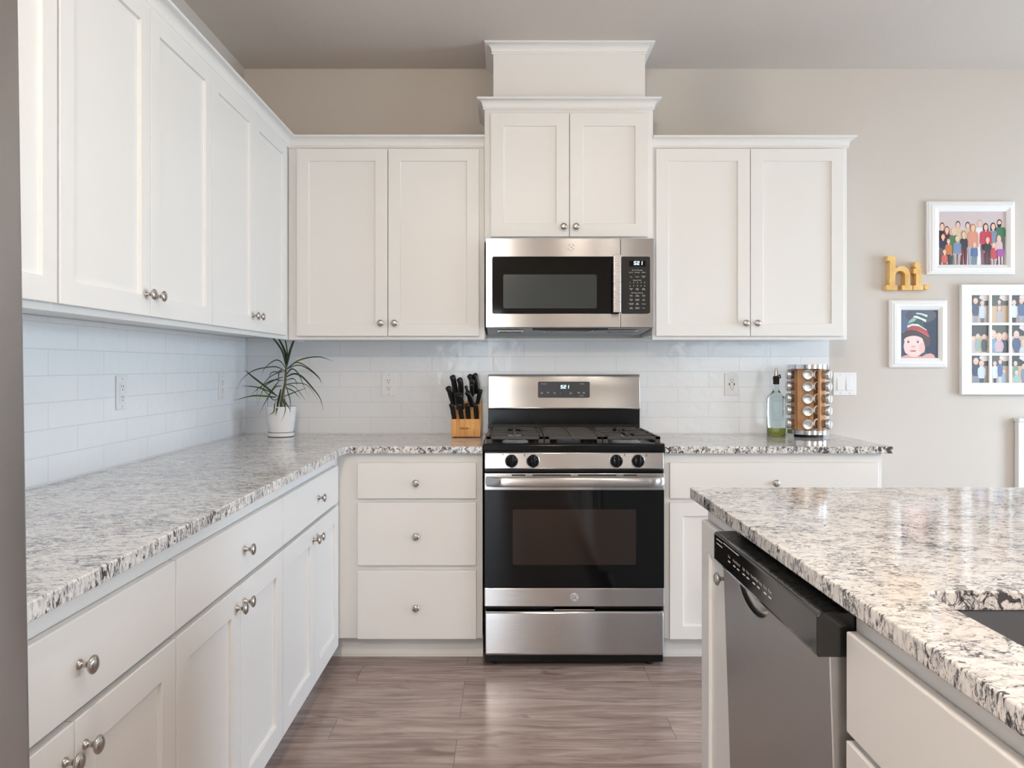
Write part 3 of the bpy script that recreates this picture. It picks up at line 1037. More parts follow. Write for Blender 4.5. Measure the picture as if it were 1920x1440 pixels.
# oven door
od = MB(); od.box(RX0, RX1, -0.683, -0.656, 0.258, 0.335)
odo = od.build('oven_door', M['steel'], rg, bevel=0.003)
mb = MB(); mb.box(RX0, RX1, -0.683, -0.656, 0.744, 0.815)
mb.build('top_rail', M['steel'], odo, bevel=0.003)
mb = MB(); mb.box(RX0 + 0.001, RX1 - 0.001, -0.681, -0.656, 0.335, 0.744)
gl = mb.build('door_glass', M['black_gloss'], odo)
mb = MB()
mb.prism(rounded_rect(RC - 0.258, RC + 0.258, 0.432, 0.664, 0.006), -0.6816, -0.6805, 'y')
M['oven_window'] = mat('dark_oven_window', (0.020, 0.0135, 0.0105), 0.07, Specular_IOR_Level=0.45)
mb.build('viewing_window', M['oven_window'], odo)
mb = MB()
for a, b in ((-0.262, -0.205), (-0.175, -0.015), (0.015, 0.175), (0.205, 0.262)):
    mb.box(RC + a, RC + b, -0.6836, -0.6826, 0.8045, 0.8105)
mb.build('vent_slots', M['slot'], odo)
mb = MB()
N_ = 22
pts = []
for i in range(N_ + 1):
    t = i / N_
    x = RC - 0.366 + 0.732 * t
    s = min(t, 1 - t) / 0.06
    out = 0.700 + 0.026 * (1 - (1 - min(s, 1)) ** 2.2)
    pts.append((x, -out, 0.784))
mb.tube(pts, 0.0125, 14, (0.72, 1.65))
hd = mb.build('handle', M['steel'], odo, smooth=50)
for x in (RC - 0.345, RC + 0.345):
    mb = MB(); mb.box(x - 0.018, x + 0.018, -0.705, -0.683, 0.772, 0.797)
    mb.build('handle_mount', M['steel'], hd, bevel=0.003)
emblem(RC, -0.683, 0.297, 0.0165, odo, M['logo'])
# control panel
mb = MB()
mb.prism([(-0.640, 0.829), (-0.672, 0.829), (-0.676, 0.834), (-0.668, 0.898), (-0.662, 0.903), (-0.640, 0.903)], RX0 + 0.001, RX1 - 0.001, 'x')
pn = mb.build('control_panel', M['steel'], rg, bevel=0.002, smooth=40)
for kx in (RC - 0.263, RC - 0.173, RC + 0.176, RC + 0.267):
    mb = MB()
    y0 = -0.6705
    mb.lathe([(0.0285, 0.0), (0.0285, -0.004), (0.0265, -0.006)], (kx, y0, 0.866), 'y', 28)
    mb.build('knob_bezel', M['steel'], pn, smooth=40)
    mb = MB()
    mb.lathe([(0.0262, -0.004), (0.0262, -0.016), (0.0235, -0.024), (0.020, -0.026)], (kx, y0, 0.866), 'y', 28)
    mb.prism([(kx - 0.0065, 0.842), (kx + 0.0065, 0.842), (kx + 0.0065, 0.890), (kx - 0.0065, 0.890)], y0 - 0.036, y0 - 0.020, 'y')
    mb.build('knob', M['black_gloss'], pn, bevel=0.0015, smooth=40)
for kx, s in ((RC - 0.263, -1), (RC - 0.173, -1), (RC + 0.176, 1), (RC + 0.267, 1)):
    mb = MB()
    write(mb, 'LITE', lambda a, b: (kx + s * 0.036 + a, -0.6708, 0.886 + b), 0.006)
    mb.box(kx + s * 0.036 - 0.002, kx + s * 0.036 + 0.002, -0.6705, -0.6695, 0.8905, 0.8945)
    mb.build('burner_marking', M['dark_lettering'], pn)
mb = MB()
write(mb, 'OFF', lambda a, b: (RC - 0.305 + a, -0.6755, 0.838 + b), 0.006)
mb.build('oven_lettering', M['dark_lettering'], pn)
# cooktop
mb = MB()
mb.prism([(-0.06, 0.905), (-0.662, 0.905), (-0.672, 0.908), (-0.675, 0.932), (-0.668, 0.938), (-0.640, 0.938), (-0.625, 0.928), (-0.10, 0.928), (-0.09, 0.938), (-0.06, 0.938)],
         RX0 - 0.004, RX1 + 0.004, 'x')
mb.box(RX0 - 0.004, RX0 + 0.010, -0.64, -0.09, 0.905, 0.938); mb.box(RX1 - 0.010, RX1 + 0.004, -0.64, -0.09, 0.905, 0.938)
ct = mb.build('cooktop', M['black'], rg, bevel=0.003, smooth=40)
for bx, by, r in ((RC - 0.245, -0.50, 0.046), (RC - 0.245, -0.22, 0.040), (RC + 0.245, -0.50, 0.050), (RC + 0.245, -0.22, 0.036), (RC, -0.36, 0.045)):
    mb = MB(); mb.lathe([(r * 1.25, 0.0), (r * 1.2, 0.006), (r, 0.008), (r, 0.013)], (bx, by, 0.928), 'z', 26)
    bn = mb.build('burner', M['grey_metal'], ct, smooth=40)
    mb = MB(); mb.lathe([(r * 0.95, 0.013), (r * 0.95, 0.019), (r * 0.85, 0.022), (0.004, 0.0225)], (bx, by, 0.928), 'z', 26)
    mb.build('burner_cap', M['iron'], bn, smooth=40)


def grate(x0, x1, kind):
    mb = MB()
    t, zt, zb = 0.011, 0.964, 0.951
    y0, y1 = -0.628, -0.105
    mb.box(x0, x1, y0, y0 + t, zb, zt); mb.box(x0, x1, y1 - t, y1, zb, zt)
    mb.box(x0, x0 + t, y0 + t, y1 - t, zb, zt); mb.box(x1 - t, x1, y0 + t, y1 - t, zb, zt)
    for x in (x0, x1 - 0.022):
        for y in (y0, y1 - t):
            mb.prism([(x, 0.9285), (x + 0.022, 0.9285), (x + 0.022, zt), (x, zt)], y, y + t, 'y')
    xm = (x0 + x1) / 2
    if kind == 'burner':
        mb.box(x0 + t, x1 - t, -0.366, -0.355, zb, zt)
        for yc, a, b in ((-0.50, -0.617, -0.366), (-0.22, -0.355, -0.116)):
            # fingers pointing at the burner centre
            mb.box(xm - t / 2, xm + t / 2, a, yc - 0.025, zb, zt + 0.002); mb.box(xm - t / 2, xm + t / 2, yc + 0.025, b, zb, zt + 0.002)
            mb.box(x0 + t, xm - 0.03, yc - t / 2, yc + t / 2, zb, zt + 0.002); mb.box(xm + 0.03, x1 - t, yc - t / 2, yc + t / 2, zb, zt + 0.002)
            for dx, dy in ((-1, -1), (-1, 1), (1, -1), (1, 1)):
                p = [Vector((xm + dx * 0.032, yc + dy * 0.032, 0.958)), Vector((xm + dx * 0.098, yc + dy * 0.098, 0.958))]
                mb.tube(p, 0.0052, 6)
    else:
        k = 9
        for i in range(1, k):
            y = y0 + t + (y1 - y0 - t) * i / k
            mb.box(x0 + t, x1 - t, y - 0.006, y + 0.006, zb, zt)
        mb.box(xm - 0.007, xm + 0.007, y0 + t, y1 - t, zb - 0.003, zt + 0.003)
    return mb.build('grate', M['iron'], ct, bevel=0.002)


grate(RX0 + 0.006, RC - 0.126, 'burner')
grate(RC - 0.122, RC + 0.122, 'griddle')
grate(RC + 0.126, RX1 - 0.006, 'burner')
# backguard
mb = MB()
mb.prism([(-0.012, 0.93), (-0.088, 0.93), (-0.082, 0.975), (-0.082, 1.05), (-0.012, 1.05)], RX0 + 0.001, RX1 - 0.001, 'x')
bg = mb.build('backguard', M['black'], rg, bevel=0.002)
mb = MB()
prof = [(-0.012, 1.050), (-0.100, 1.050), (-0.104, 1.056), (-0.098, 1.10), (-0.094, 1.16), (-0.093, 1.205), (-0.088, 1.217), (-0.076, 1.223), (-0.012, 1.223)]
mb.prism(prof, RX0 + 0.001, RX1 - 0.001, 'x')
bs = mb.build('steel_cover', M['steel'], bg, bevel=0.005, seg=3, smooth=30)


def bgy(z):
    t = min(max((z - 1.10) / 0.06, 0), 1)
    return -(0.098 - 0.004 * t) - 0.0012


mb = MB()
pp = rounded_rect(RC - 0.130, RC + 0.126, 1.108, 1.187, 0.007)
vs = [(x, bgy(z) - 0.001, z) for x, z in pp] + [(x, bgy(z) + 0.004, z) for x, z in pp]
n = len(pp)
mb.add(vs, [tuple(range(n)), tuple(range(n, 2 * n))] + [(i, (i + 1) % n, n + (i + 1) % n, n + i) for i in range(n)])
dp = mb.build('display_panel', M['grey_panel'], bg)
mb = MB()
x0, x1, z0, z1 = RC - 0.038, RC + 0.029, 1.148, 1.175
mb.add([(x0, bgy(z0) - 0.0014, z0), (x1, bgy(z0) - 0.0014, z0), (x1, bgy(z1) - 0.0014, z1), (x0, bgy(z1) - 0.0014, z1)], [(0, 1, 2, 3)])
mb.build('clock_screen', M['black_gloss'], dp)
mb = MB()
seven_seg(mb, '521', lambda a, b, d: (RC - 0.018 + a + b * 0.12, bgy(1.153 + b) - 0.0018 - d, 1.153 + b), 0.011, 0.0165, 0.0035, 0.0026)
mb.build('clock_digits', M['digits'], dp)
mb = MB()
for zx, zy, sz, s in RG:      # positions read on the panel: 10.667 units per pixel of a 381.7 px/m scale
    cx = RC - 0.002 + (zx - 1040) / 10.667 / 381.0
    cz = 1.1475 - (zy - 375) / 10.667 / 381.0
    write(mb, s, lambda a, b: (cx + a, bgy(cz + b) - 0.0016, cz + b), sz / 10.667 / 381.0 * 1.15)
mb.build('panel_lettering', M['lettering'], dp)

# ------------------------------------------------------------------ microwave
mw = thing('microwave', 'stainless over-the-range microwave mounted under the small cabinet', 'microwave', (0.283, -0.2, 1.42))
MX0, MX1 = -0.0965, 0.6635
mb = MB()
mb.prism([(0.0, 1.840), (-0.385, 1.840), (-0.385, 1.436), (-0.36, 1.436), (-0.06, 1.418), (0.0, 1.418)], MX0 + 0.004, MX1 - 0.004, 'x')
mwb = mb.build('body', M['grey_metal'], mw, bevel=0.002)
DX1 = 0.5105


def front_ring(name, x0, x1, hx0, hx1, hz0, hz1, r, parent, y0=-0.386, y1=-0.418, z0=1.4385, z1=1.840):
    mb = MB()
    hole = rounded_rect(hx0, hx1, hz0, hz1, r, 5)
    n = len(hole); q = n // 4
    outer = [(x0, z0), (x1, z0), (x1, z1), (x0, z1)]
    cor = [2, 3, 0, 1]
    for y in (y0, y1):
        vs = [(p[0], y, p[1]) for p in outer] + [(p[0], y, p[1]) for p in hole]
        fs = []
        for k in range(4):
            idx = [4 + k * q + i for i in range(q)]
            for i in range(q - 1):
                fs.append((cor[k], idx[i], idx[i + 1]))
            fs.append((cor[k], idx[-1], 4 + ((k + 1) * q) % n, cor[(k + 1) % 4]))
        mb.add(vs, fs)
    mb.add([(p[0], y, p[1]) for y in (y0, y1) for p in outer], [(i, (i + 1) % 4, 4 + (i + 1) % 4, 4 + i) for i in range(4)])
    mb.add([(p[0], y, p[1]) for y in (y0, y1) for p in hole], [(i, (i + 1) % n, n + (i + 1) % n, n + i) for i in range(n)])
    ob = mb.build(name, M['steel'], parent)
    bm = bmesh.new(); bm.from_mesh(ob.data); bmesh.ops.remove_doubles(bm, verts=bm.verts[:], dist=1e-5)
    bmesh.ops.recalc_face_normals(bm, faces=bm.faces[:]); bm.to_mesh(ob.data); bm.free()
    bv = ob.modifiers.new('edges', 'BEVEL'); bv.width = 0.0025; bv.segments = 2; bv.limit_method = 'ANGLE'; bv.angle_limit = math.radians(50)
    return ob


GZ0, GZ1 = 1.500, 1.758
md = front_ring('door', MX0, DX1, -0.068, DX1 - 0.002, GZ0, GZ1, 0.008, mw)
mb = MB(); mb.box(-0.069, DX1 - 0.0015, -0.4165, -0.390, GZ0 - 0.001, GZ1 + 0.001)
mb.build('door_glass', M['black_gloss'], md)
mb = MB(); mb.prism(rounded_rect(-0.018, 0.405, 1.5245, 1.6775, 0.008), -0.4172, -0.416, 'y')
mb.build('viewing_window', M['screen_mesh'], md)
mb = MB()
mb.prism([(0.4735, -0.448), (0.4735, -0.456), (0.478, -0.460), (0.5045, -0.460), (0.509, -0.456), (0.509, -0.448), (0.503, -0.442), (0.480, -0.442)], 1.503, 1.7615, 'z')
hm = mb.build('handle', M['steel_v'], md, bevel=0.002)
for z in (1.512, 1.740):
    mb = MB(); mb.box(0.481, 0.502, -0.443, -0.4165, z, z + 0.014)
    mb.build('handle_mount', M['black_plastic'], hm)
emblem(0.2885, -0.418, 1.801, 0.0165, md, M['logo'])
cpn = front_ring('control_panel', DX1 + 0.0025, MX1, DX1 + 0.0045, 0.6455, GZ0, GZ1, 0.008, mw)
mb = MB(); mb.box(DX1 + 0.0035, 0.6465, -0.4165, -0.390, GZ0 - 0.001, GZ1 + 0.001)
kp = mb.build('keypad', M['black_plastic'], cpn)
ux = lambda zx: 0.5885 + (zx - 657) / 9.0 / 415.0
uz = lambda zy: 1.262 + (687 - 460 - zy / 9.0) / 414.5
mb = MB()
mb.add([(ux(517), -0.4171, uz(358)), (ux(797), -0.4171, uz(358)), (ux(797), -0.4171, uz(262)), (ux(517), -0.4171, uz(262))], [(0, 1, 2, 3)])
mb.build('clock_screen', M['black_gloss'], cpn)
mb = MB()
seven_seg(mb, '521', lambda a, b, d: (ux(597) + a + b * 0.06, -0.4175 - d, uz(332) + b), 0.0105, 0.0165, 0.0032, 0.0026)
mb.build('clock_digits', M['digits'], cpn)
mb = MB()
for zy, sz, row in MW_ROWS:
    for zx, s in row:
        write(mb, s, lambda a, b: (ux(zx) + a, -0.4172, uz(zy) + b), sz / 9.0 / 415.0 * 1.02)
mb.build('keypad_lettering', M['lettering'], cpn)
# underside: grease filters, lamp cover and black air grille
for x0, x1, mt in ((0.0 - 0.045, 0.075, 'foil'), (0.475, 0.61, 'grey_panel')):
    mb = MB()
    mb.box(x0, x1, -0.31, -0.16, 1.4255, 1.4290)
    f = mb.build('grease_filter', M['nickel'], mw)
    mb = MB(); mb.box(x0 + 0.01, x1 - 0.01, -0.30, -0.17, 1.4235, 1.4256)
    mb.build('filter_mesh', M[mt], f)
mb = MB()
mb.prism([(0.115, -0.384), (0.46, -0.384), (0.40, -0.30), (0.17, -0.30)], 1.428, 1.4362, 'z')
mb.build('air_grille', M['matte_black'], mw)
mb = MB(); mb.box(0.17, 0.40, -0.295, -0.255, 1.424, 1.434)
mb.build('lamp_cover', M['chrome'], mw, bevel=0.003)

# ------------------------------------------------------------------ refrigerator (leans back a little)
fr = thing('refrigerator', 'stainless refrigerator cut off at the left edge of the view', 'refrigerator', (-0.90, -3.54, 0.0))
mb = MB(); mb.box(-1.255, -0.60, -3.985, -3.095, 0.02, 1.76)
mb.build('cabinet', M['grey_metal'], fr, bevel=0.004)


def fridge_door(name, y0, y1, z0, z1):
    mb = MB()
    r = 0.010
    pts = [(-0.598, y1)]
    for i in range(6):
        a = PI / 2 - PI / 2 * i / 5
        pts.append((-0.527 - r + r * math.cos(a) * 1.0, y1 - r + r * math.sin(a)))
    for i in range(6):
        a = -PI / 2 * i / 5
        pts.append((-0.527 - r + r * math.cos(a), y0 + r + r * math.sin(a)))
    pts.append((-0.598, y0))
    mb.prism(pts, z0, z1, 'z')
    return mb.build(name, M['steel_fridge'], fr, smooth=50)


d1 = fridge_door('door', -3.535, -3.092, 0.62, 1.765)
d2 = fridge_door('door', -3.988, -3.541, 0.62, 1.765)
d3 = fridge_door('freezer_drawer', -3.988, -3.092, 0.06, 0.61)
for d, y in ((d1, -3.49), (d2, -3.585)):
    mb = MB(); mb.tube([(-0.527, y, 0.72), (-0.475, y, 0.75), (-0.475, y, 1.55), (-0.527, y, 1.58)], 0.012, 10)
    mb.build('handle', M['nickel'], d, smooth=50)
mb = MB(); mb.tube([(-0.527, -3.89, 0.53), (-0.475, -3.86, 0.53), (-0.475, -3.22, 0.53), (-0.527, -3.19, 0.53)], 0.012, 10)
mb.build('handle', M['nickel'], d3, smooth=50)
for y in (-3.92, -3.16):
    for x in (-1.2, -0.66):
        mb = MB(); mb.lathe([(0.02, 0.0), (0.02, 0.03)], (x, y, 0.0), 'z', 12)
        mb.build('foot', M['black_plastic'], fr)
fr.rotation_euler = (0, math.radians(-0.9), 0)
fr.location.z = 0.006
fr.location.x += 0.020


# ------------------------------------------------------------------ outlets and switches
def outlet(name, P, u, z, kind, label, usb=False):
    """wall plate; P(u, v, z) with v away from the wall"""
    root = thing(name, label, 'outlet' if kind != 'switch' else 'light switch', tuple(P(u, 0.0, z)))
    w = 0.0355 if kind != 'switch' else 0.058
    h = 0.0575
    mb = MB(P)
    mb.box(u - w, u + w, 0.0, 0.0055, z - h, z + h)
    plate = mb.build('wall_plate', M['white_plastic'], root, bevel=0.002, seg=2)
    if kind == 'switch':
        for du in (-0.0235, 0.0235):
            mb = MB(P)
            c = u + du
            mb.add([(c - 0.0165, 0.0055, z - 0.034), (c + 0.0165, 0.0055, z - 0.034), (c + 0.0165, 0.0055, z + 0.034), (c - 0.0165, 0.0055, z + 0.034),
                    (c - 0.0155, 0.0105, z - 0.032), (c + 0.0155, 0.0105, z - 0.032), (c + 0.0155, 0.0062, z + 0.032), (c - 0.0155, 0.0062, z + 0.032)],
                   [(0, 1, 2, 3), (4, 5, 6, 7), (0, 1, 5, 4), (1, 2, 6, 5), (2, 3, 7, 6), (3, 0, 4, 7)])
            mb.build('rocker', M['white_plastic'], root)
    else:
        mb = MB(P); mb.box(u - 0.0165, u + 0.0165, 0.0055, 0.0072, z - 0.034, z + 0.034)
        mb.build('receptacle', M['white_plastic'], root, bevel=0.0012)
        mb = MB(P)
        for dz in (0.018, -0.018):
            for du, hh in ((-0.0063, 0.0042), (0.0063, 0.0036)):
                mb.box(u + du - 0.0012, u + du + 0.0012, 0.0071, 0.0075, z + dz - hh + 0.004, z + dz + hh + 0.004)
            mb.box(u - 0.0022, u + 0.0022, 0.0071, 0.0075, z + dz - 0.0095, z + dz - 0.005)
        if usb:
            for du in (-0.0115, 0.0115):
                mb.box(u + du - 0.0025, u + du + 0.0025, 0.0071, 0.0075, z - 0.006, z + 0.006)
        mb.build('slots', M['slot'], root)
    mb = MB(P)
    for dz in (0.047, -0.047):
        for du in ((-0.0235, 0.0235) if kind == 'switch' else (0,)):
            mb.box(u + du - 0.002, u + du + 0.002, 0.0054, 0.0061, z + dz - 0.002, z + dz + 0.002)
    mb.build('screws', M['nickel'], root)
    return root


P_bt = lambda u, v, z: Vector((u, -0.008 - v, z))
P_lt = lambda u, v, z: Vector((XL + 0.008 + v, -u, z))
P_w = lambda u, v, z: Vector((u, -v, z))
outlet('electrical_outlet', P_bt, -0.597, 1.170, 'outlet', 'white electrical outlet on the back tile between the plant and the knife block')
outlet('electrical_outlet', P_bt, 1.131, 1.172, 'outlet', 'white outlet with usb ports on the back tile left of the oil bottle', True)
outlet('electrical_outlet', P_lt, 1.283, 1.172, 'outlet', 'white duplex outlet in the middle of the left side wall tile')
outlet('electrical_outlet', P_lt, 0.344, 1.169, 'outlet', 'white outlet on the left side wall tile close to the plant')
outlet('light_switch', P_w, 1.704, 1.174, 'switch', 'white double rocker switch on the grey wall right of the spice rack')

# ------------------------------------------------------------------ potted plant
PX, PY = -1.093, -0.170
ZT = 0.9237
pot = thing('potted_plant', 'spiky dracaena in a white pot on the corner of the left worktop', 'potted plant', (PX, PY, ZT))
mb = MB(); mb.lathe([(0.054, 0.0), (0.061, 0.003), (0.0625, 0.022), (0.0595, 0.0225), (0.058, 0.006), (0.003, 0.005)], (PX, PY, ZT), 'z', 40)
sau = mb.build('saucer', M['ceramic'], pot, smooth=40)
mb = MB(); mb.lathe([(0.0630, 0.0205), (0.0634, 0.0217), (0.0630, 0.0229)], (PX, PY, ZT), 'z', 40, close=False)
mb.lathe([(0.0605, 0.0008), (0.0612, 0.0018), (0.0612, 0.0028)], (PX, PY, ZT), 'z', 40, close=False)
mb.build('rim_line', M['cord'], sau)
mb = MB()
mb.lathe([(0.050, 0.006), (0.0565, 0.012), (0.058, 0.022), (0.0655, 0.075), (0.0715, 0.138), (0.0725, 0.1455), (0.0690, 0.1460), (0.0680, 0.135), (0.066, 0.128), (0.003, 0.127)], (PX, PY, ZT), 'z', 48)
mb.build('pot', M['ceramic'], pot, smooth=40)
mb = MB(); mb.lathe([(0.0665, 0.124), (0.06, 0.129), (0.03, 0.133), (0.003, 0.134)], (PX, PY, ZT), 'z', 28)
mb.build('soil', M['soil'], pot, smooth=60)
mb = MB()
mb.tube([(-1.091, -0.170, 1.045), (-1.0935, -0.17, 1.085), (-1.085, -0.17, 1.13), (-1.074, -0.17, 1.18), (-1.0705, -0.17, 1.235), (-1.0675, -0.17, 1.275)],
        [0.0075, 0.0068, 0.0062, 0.0058, 0.0055, 0.003], 10)
mb.tube([(-1.075, -0.165, 1.045), (-1.078, -0.165, 1.075), (-1.088, -0.168, 1.11)], [0.005, 0.005, 0.004], 8)
M['stem'] = mat('olive_stem', srgb(86, 84, 52), 0.6)
mb.build('stem', M['stem'], pot, smooth=60)
LEAVES = [
    (0.0022, [(-1.0687, -0.17, 1.2586), (-1.088, -0.17, 1.3359), (-1.1289, -0.17, 1.394), (-1.1461, -0.17, 1.4176)]),
    (0.0025, [(-1.0666, -0.17, 1.2586), (-1.0774, -0.1545, 1.3276), (-1.11, -0.1465, 1.3926), (-1.1227, -0.14, 1.4189)]),
    (0.0015, [(-1.0666, -0.17, 1.2629), (-1.0592, -0.1855, 1.3271), (-1.0663, -0.1935, 1.3867), (-1.0687, -0.2, 1.4164)]),
    (0.0027, [(-1.0666, -0.17, 1.2629), (-1.0486, -0.1803, 1.3315), (-1.0279, -0.1857, 1.387), (-1.0181, -0.19, 1.4168)]),
    (0.0015, [(-1.0635, -0.17, 1.2521), (-1.0001, -0.1855, 1.2928), (-0.9083, -0.1935, 1.3077), (-0.8321, -0.2, 1.2863)]),
    (0.0012, [(-1.0696, -0.17, 1.25), (-1.0907, -0.1831, 1.2843), (-1.1187, -0.1898, 1.2907), (-1.164, -0.1952, 1.2543), (-1.1805, -0.2, 1.2181)]),
    (0.0012, [(-1.073, -0.17, 1.2392), (-1.1162, -0.1548, 1.2585), (-1.1617, -0.1469, 1.2585), (-1.2373, -0.1406, 1.2412), (-1.2955, -0.135, 1.1978), (-1.3189, -0.13, 1.1477)]),
    (0.0012, [(-1.0635, -0.17, 1.2478), (-1.0253, -0.1395, 1.2811), (-0.973, -0.1238, 1.2542), (-0.9238, -0.1111, 1.2061), (-0.9199, -0.1, 1.1731)]),
    (0.0012, [(-1.0635, -0.17, 1.2521), (-1.0138, -0.1338, 1.2672), (-0.9534, -0.1151, 1.2323), (-0.9037, -0.1, 1.1762)]),
    (0.0015, [(-1.0687, -0.17, 1.2199), (-1.0529, -0.1338, 1.2498), (-1.0232, -0.1151, 1.2236), (-0.9869, -0.1, 1.1263)]),
    (0.0020, [(-1.0687, -0.17, 1.2113), (-1.0269, -0.1814, 1.2264), (-0.9868, -0.1873, 1.2115), (-0.9342, -0.1921, 1.156), (-0.8991, -0.1962, 1.1092), (-0.882, -0.2, 1.0539)]),
    (0.0010, [(-1.073, -0.17, 1.1941), (-1.0301, -0.201, 1.204), (-1.0087, -0.217, 1.1907), (-1.0001, -0.23, 1.1634)]),
    (0.0010, [(-1.0773, -0.17, 1.1747), (-1.0128, -0.17, 1.1812), (-0.9612, -0.17, 1.1661), (-0.9174, -0.17, 1.1017)]),
    (0.0012, [(-1.0902, -0.17, 1.1124), (-1.0382, -0.1238, 1.1367), (-0.9825, -0.1, 1.1578)]),
    (0.0022, [(-1.1117, -0.17, 1.1167), (-1.1696, -0.1493, 1.1591), (-1.2509, -0.1386, 1.2195), (-1.2833, -0.13, 1.2477)]),
    (0.0017, [(-1.1181, -0.17, 1.1231), (-1.1708, -0.201, 1.1541), (-1.2125, -0.217, 1.1652), (-1.2675, -0.23, 1.1706)]),
    (0.0020, [(-1.1181, -0.17, 1.1124), (-1.1665, -0.201, 1.12), (-1.221, -0.217, 1.1206), (-1.3013, -0.23, 1.1)]),
    (0.0012, [(-1.0837, -0.17, 1.2113), (-1.1289, -0.17, 1.1941), (-1.1762, -0.17, 1.1597), (-1.2063, -0.17, 1.0759)]),
    (0.0015, [(-1.0923, -0.17, 1.1683), (-1.1115, -0.214, 1.1609), (-1.1385, -0.2366, 1.1108), (-1.1699, -0.255, 1.0422)]),
    (0.0012, [(-1.0837, -0.17, 1.1941), (-1.1375, -0.17, 1.1941), (-1.1977, -0.17, 1.1597), (-1.2407, -0.17, 1.1231)]),
    (0.0012, [(-1.1009, -0.17, 1.1941), (-1.1351, -0.1493, 1.1591), (-1.1643, -0.1386, 1.1155), (-1.1725, -0.13, 1.0587)]),
    (0.0017, [(-1.0902, -0.17, 1.2457), (-1.1174, -0.1238, 1.2324), (-1.1266, -0.1, 1.1884)]),
    (0.0017, [(-1.088, -0.17, 1.1145), (-1.0452, -0.253, 1.0863), (-1.0216, -0.255, 1.0494)]),
    (0.0030, [(-1.0945, -0.17, 1.1511), (-1.091, -0.2261, 1.0934), (-1.0943, -0.255, 1.0296)]),
    (0.0017, [(-1.1095, -0.17, 1.1124), (-1.0999, -0.253, 1.082), (-1.1041, -0.253, 1.0484), (-1.1279, -0.255, 1.0317)]),
    (0.0012, [(-1.0708, -0.17, 1.1769), (-1.0478, -0.214, 1.1354), (-1.0309, -0.2366, 1.0939), (-1.0287, -0.255, 1.0275)]),
    (0.0010, [(-1.0773, -0.17, 1.1339), (-1.0494, -0.253, 1.0736), (-1.0528, -0.253, 1.04), (-1.0707, -0.255, 0.9989)]),
    (0.0010, [(-1.088, -0.17, 1.2328), (-1.1375, -0.17, 1.2328), (-1.159, -0.17, 1.1919)]),
    (0.0012, [(-1.0751, -0.17, 1.1597), (-1.0415, -0.1436, 1.1417), (-1.0096, -0.13, 1.1013)]),
    (0.0010, [(-1.073, -0.17, 1.1769), (-1.0382, -0.1238, 1.1584), (-0.9869, -0.1, 1.0877)]),
    (0.0010, [(-1.0945, -0.17, 1.1167), (-1.1178, -0.207, 1.1011), (-1.146, -0.2261, 1.1358), (-1.1813, -0.2415, 1.1616), (-1.1854, -0.255, 1.0779)]),
    (0.0010, [(-1.0687, -0.17, 1.2328), (-1.0832, -0.2092, 1.2373), (-1.1281, -0.2294, 1.2121), (-1.161, -0.2457, 1.1702), (-1.1733, -0.26, 1.1369)]),
]


def bez(pts, n):
    """smooth curve through the points (Catmull-Rom)"""
    P_ = [Vector(p) for p in pts]
    P_ = [P_[0] * 2 - P_[1]] + P_ + [P_[-1] * 2 - P_[-2]]
    out = []
    for i in range(1, len(P_) - 2):
        for k in range(n):
            t = k / n
            a, b, c, d = P_[i - 1], P_[i], P_[i + 1], P_[i + 2]
            out.append(0.5 * ((2 * b) + (c - a) * t + (2 * a - 5 * b + 4 * c - d) * t * t + (3 * b - a - 3 * c + d) * t ** 3))
    out.append(P_[-2])
    return out


mb = MB()
for w, pts in LEAVES:
    pts = [(p[0], p[1], min(p[2], 1.401)) for p in pts]
    cv = bez(pts, 7)
    n = len(cv); vs = []; fs = []
    for i, p in enumerate(cv):
        t = i / (n - 1)
        d = (cv[min(i + 1, n - 1)] - cv[max(i - 1, 0)]).normalized()
        s = d.cross(Vector((0.15, 1, 0.1)))
        s = s.normalized() if s.length > 1e-4 else Vector((1, 0, 0))
        u = d.cross(s).normalized()
        r = w * 2.5 * min(1.0, 0.55 + 1.5 * t) * max(0.12, 1 - t ** 2.6)
        vs += [tuple(p - s * r), tuple(p + u * r * 0.35), tuple(p + s * r), tuple(p - u * r * 0.18)]
    for i in range(n - 1):
        for k in range(4):
            fs.append((i * 4 + k, i * 4 + (k + 1) % 4, (i + 1) * 4 + (k + 1) % 4, (i + 1) * 4 + k))
    fs.append((0, 1, 2, 3)); fs.append(tuple((n - 1) * 4 + k for k in range(4)))
    mb.add(vs, fs)
mb.build('leaves', M['leaf'], pot, smooth=50)

# ------------------------------------------------------------------ knife block with knives
KX0, KX1 = -0.266, -0.127
kbk = thing('knife_block', 'bamboo knife block full of black-handled knives beside the range', 'knife block', (-0.197, -0.16, ZT))
mb = MB()
mb.prism([(-0.238, 0.927), (-0.238, 1.010), (-0.222, 1.017), (-0.165, 1.055), (-0.110, 1.092), (-0.070, 1.070), (-0.070, 0.927)], KX0, KX1, 'x')
mb.build('block', M['bamboo'], kbk, bevel=0.002)
mb = MB()
for y in (-0.220, -0.095):
    mb.box(KX0 + 0.015, KX1 - 0.015, y - 0.012, y + 0.012, 0.9237, 0.9275)
mb.build('foot_strip', M['matte_black'], kbk)
mb = MB()   # small burnt mark on the front
M['burn'] = mat('burnt_mark', srgb(96, 58, 26), 0.7)
for i, (x, r) in enumerate([(-0.219, 0.0036), (-0.212, 0.0036), (-0.205, 0.0034)]):
    mb.tube([(x + r * math.cos(a), -0.2386, 0.9675 + r * math.sin(a)) for a in [k * PI / 5 for k in range(9)]], 0.0012, 5)
mb.tube([(-0.200, -0.2386, 0.961), (-0.194, -0.2386, 0.973), (-0.190, -0.2386, 0.962)], 0.0012, 5)
mb.tube([(-0.198, -0.2386, 0.966), (-0.184, -0.2386, 0.969), (-0.176, -0.2386, 0.967)], 0.0011, 5)
mb.build('burnt_mark', M['burn'], kbk)


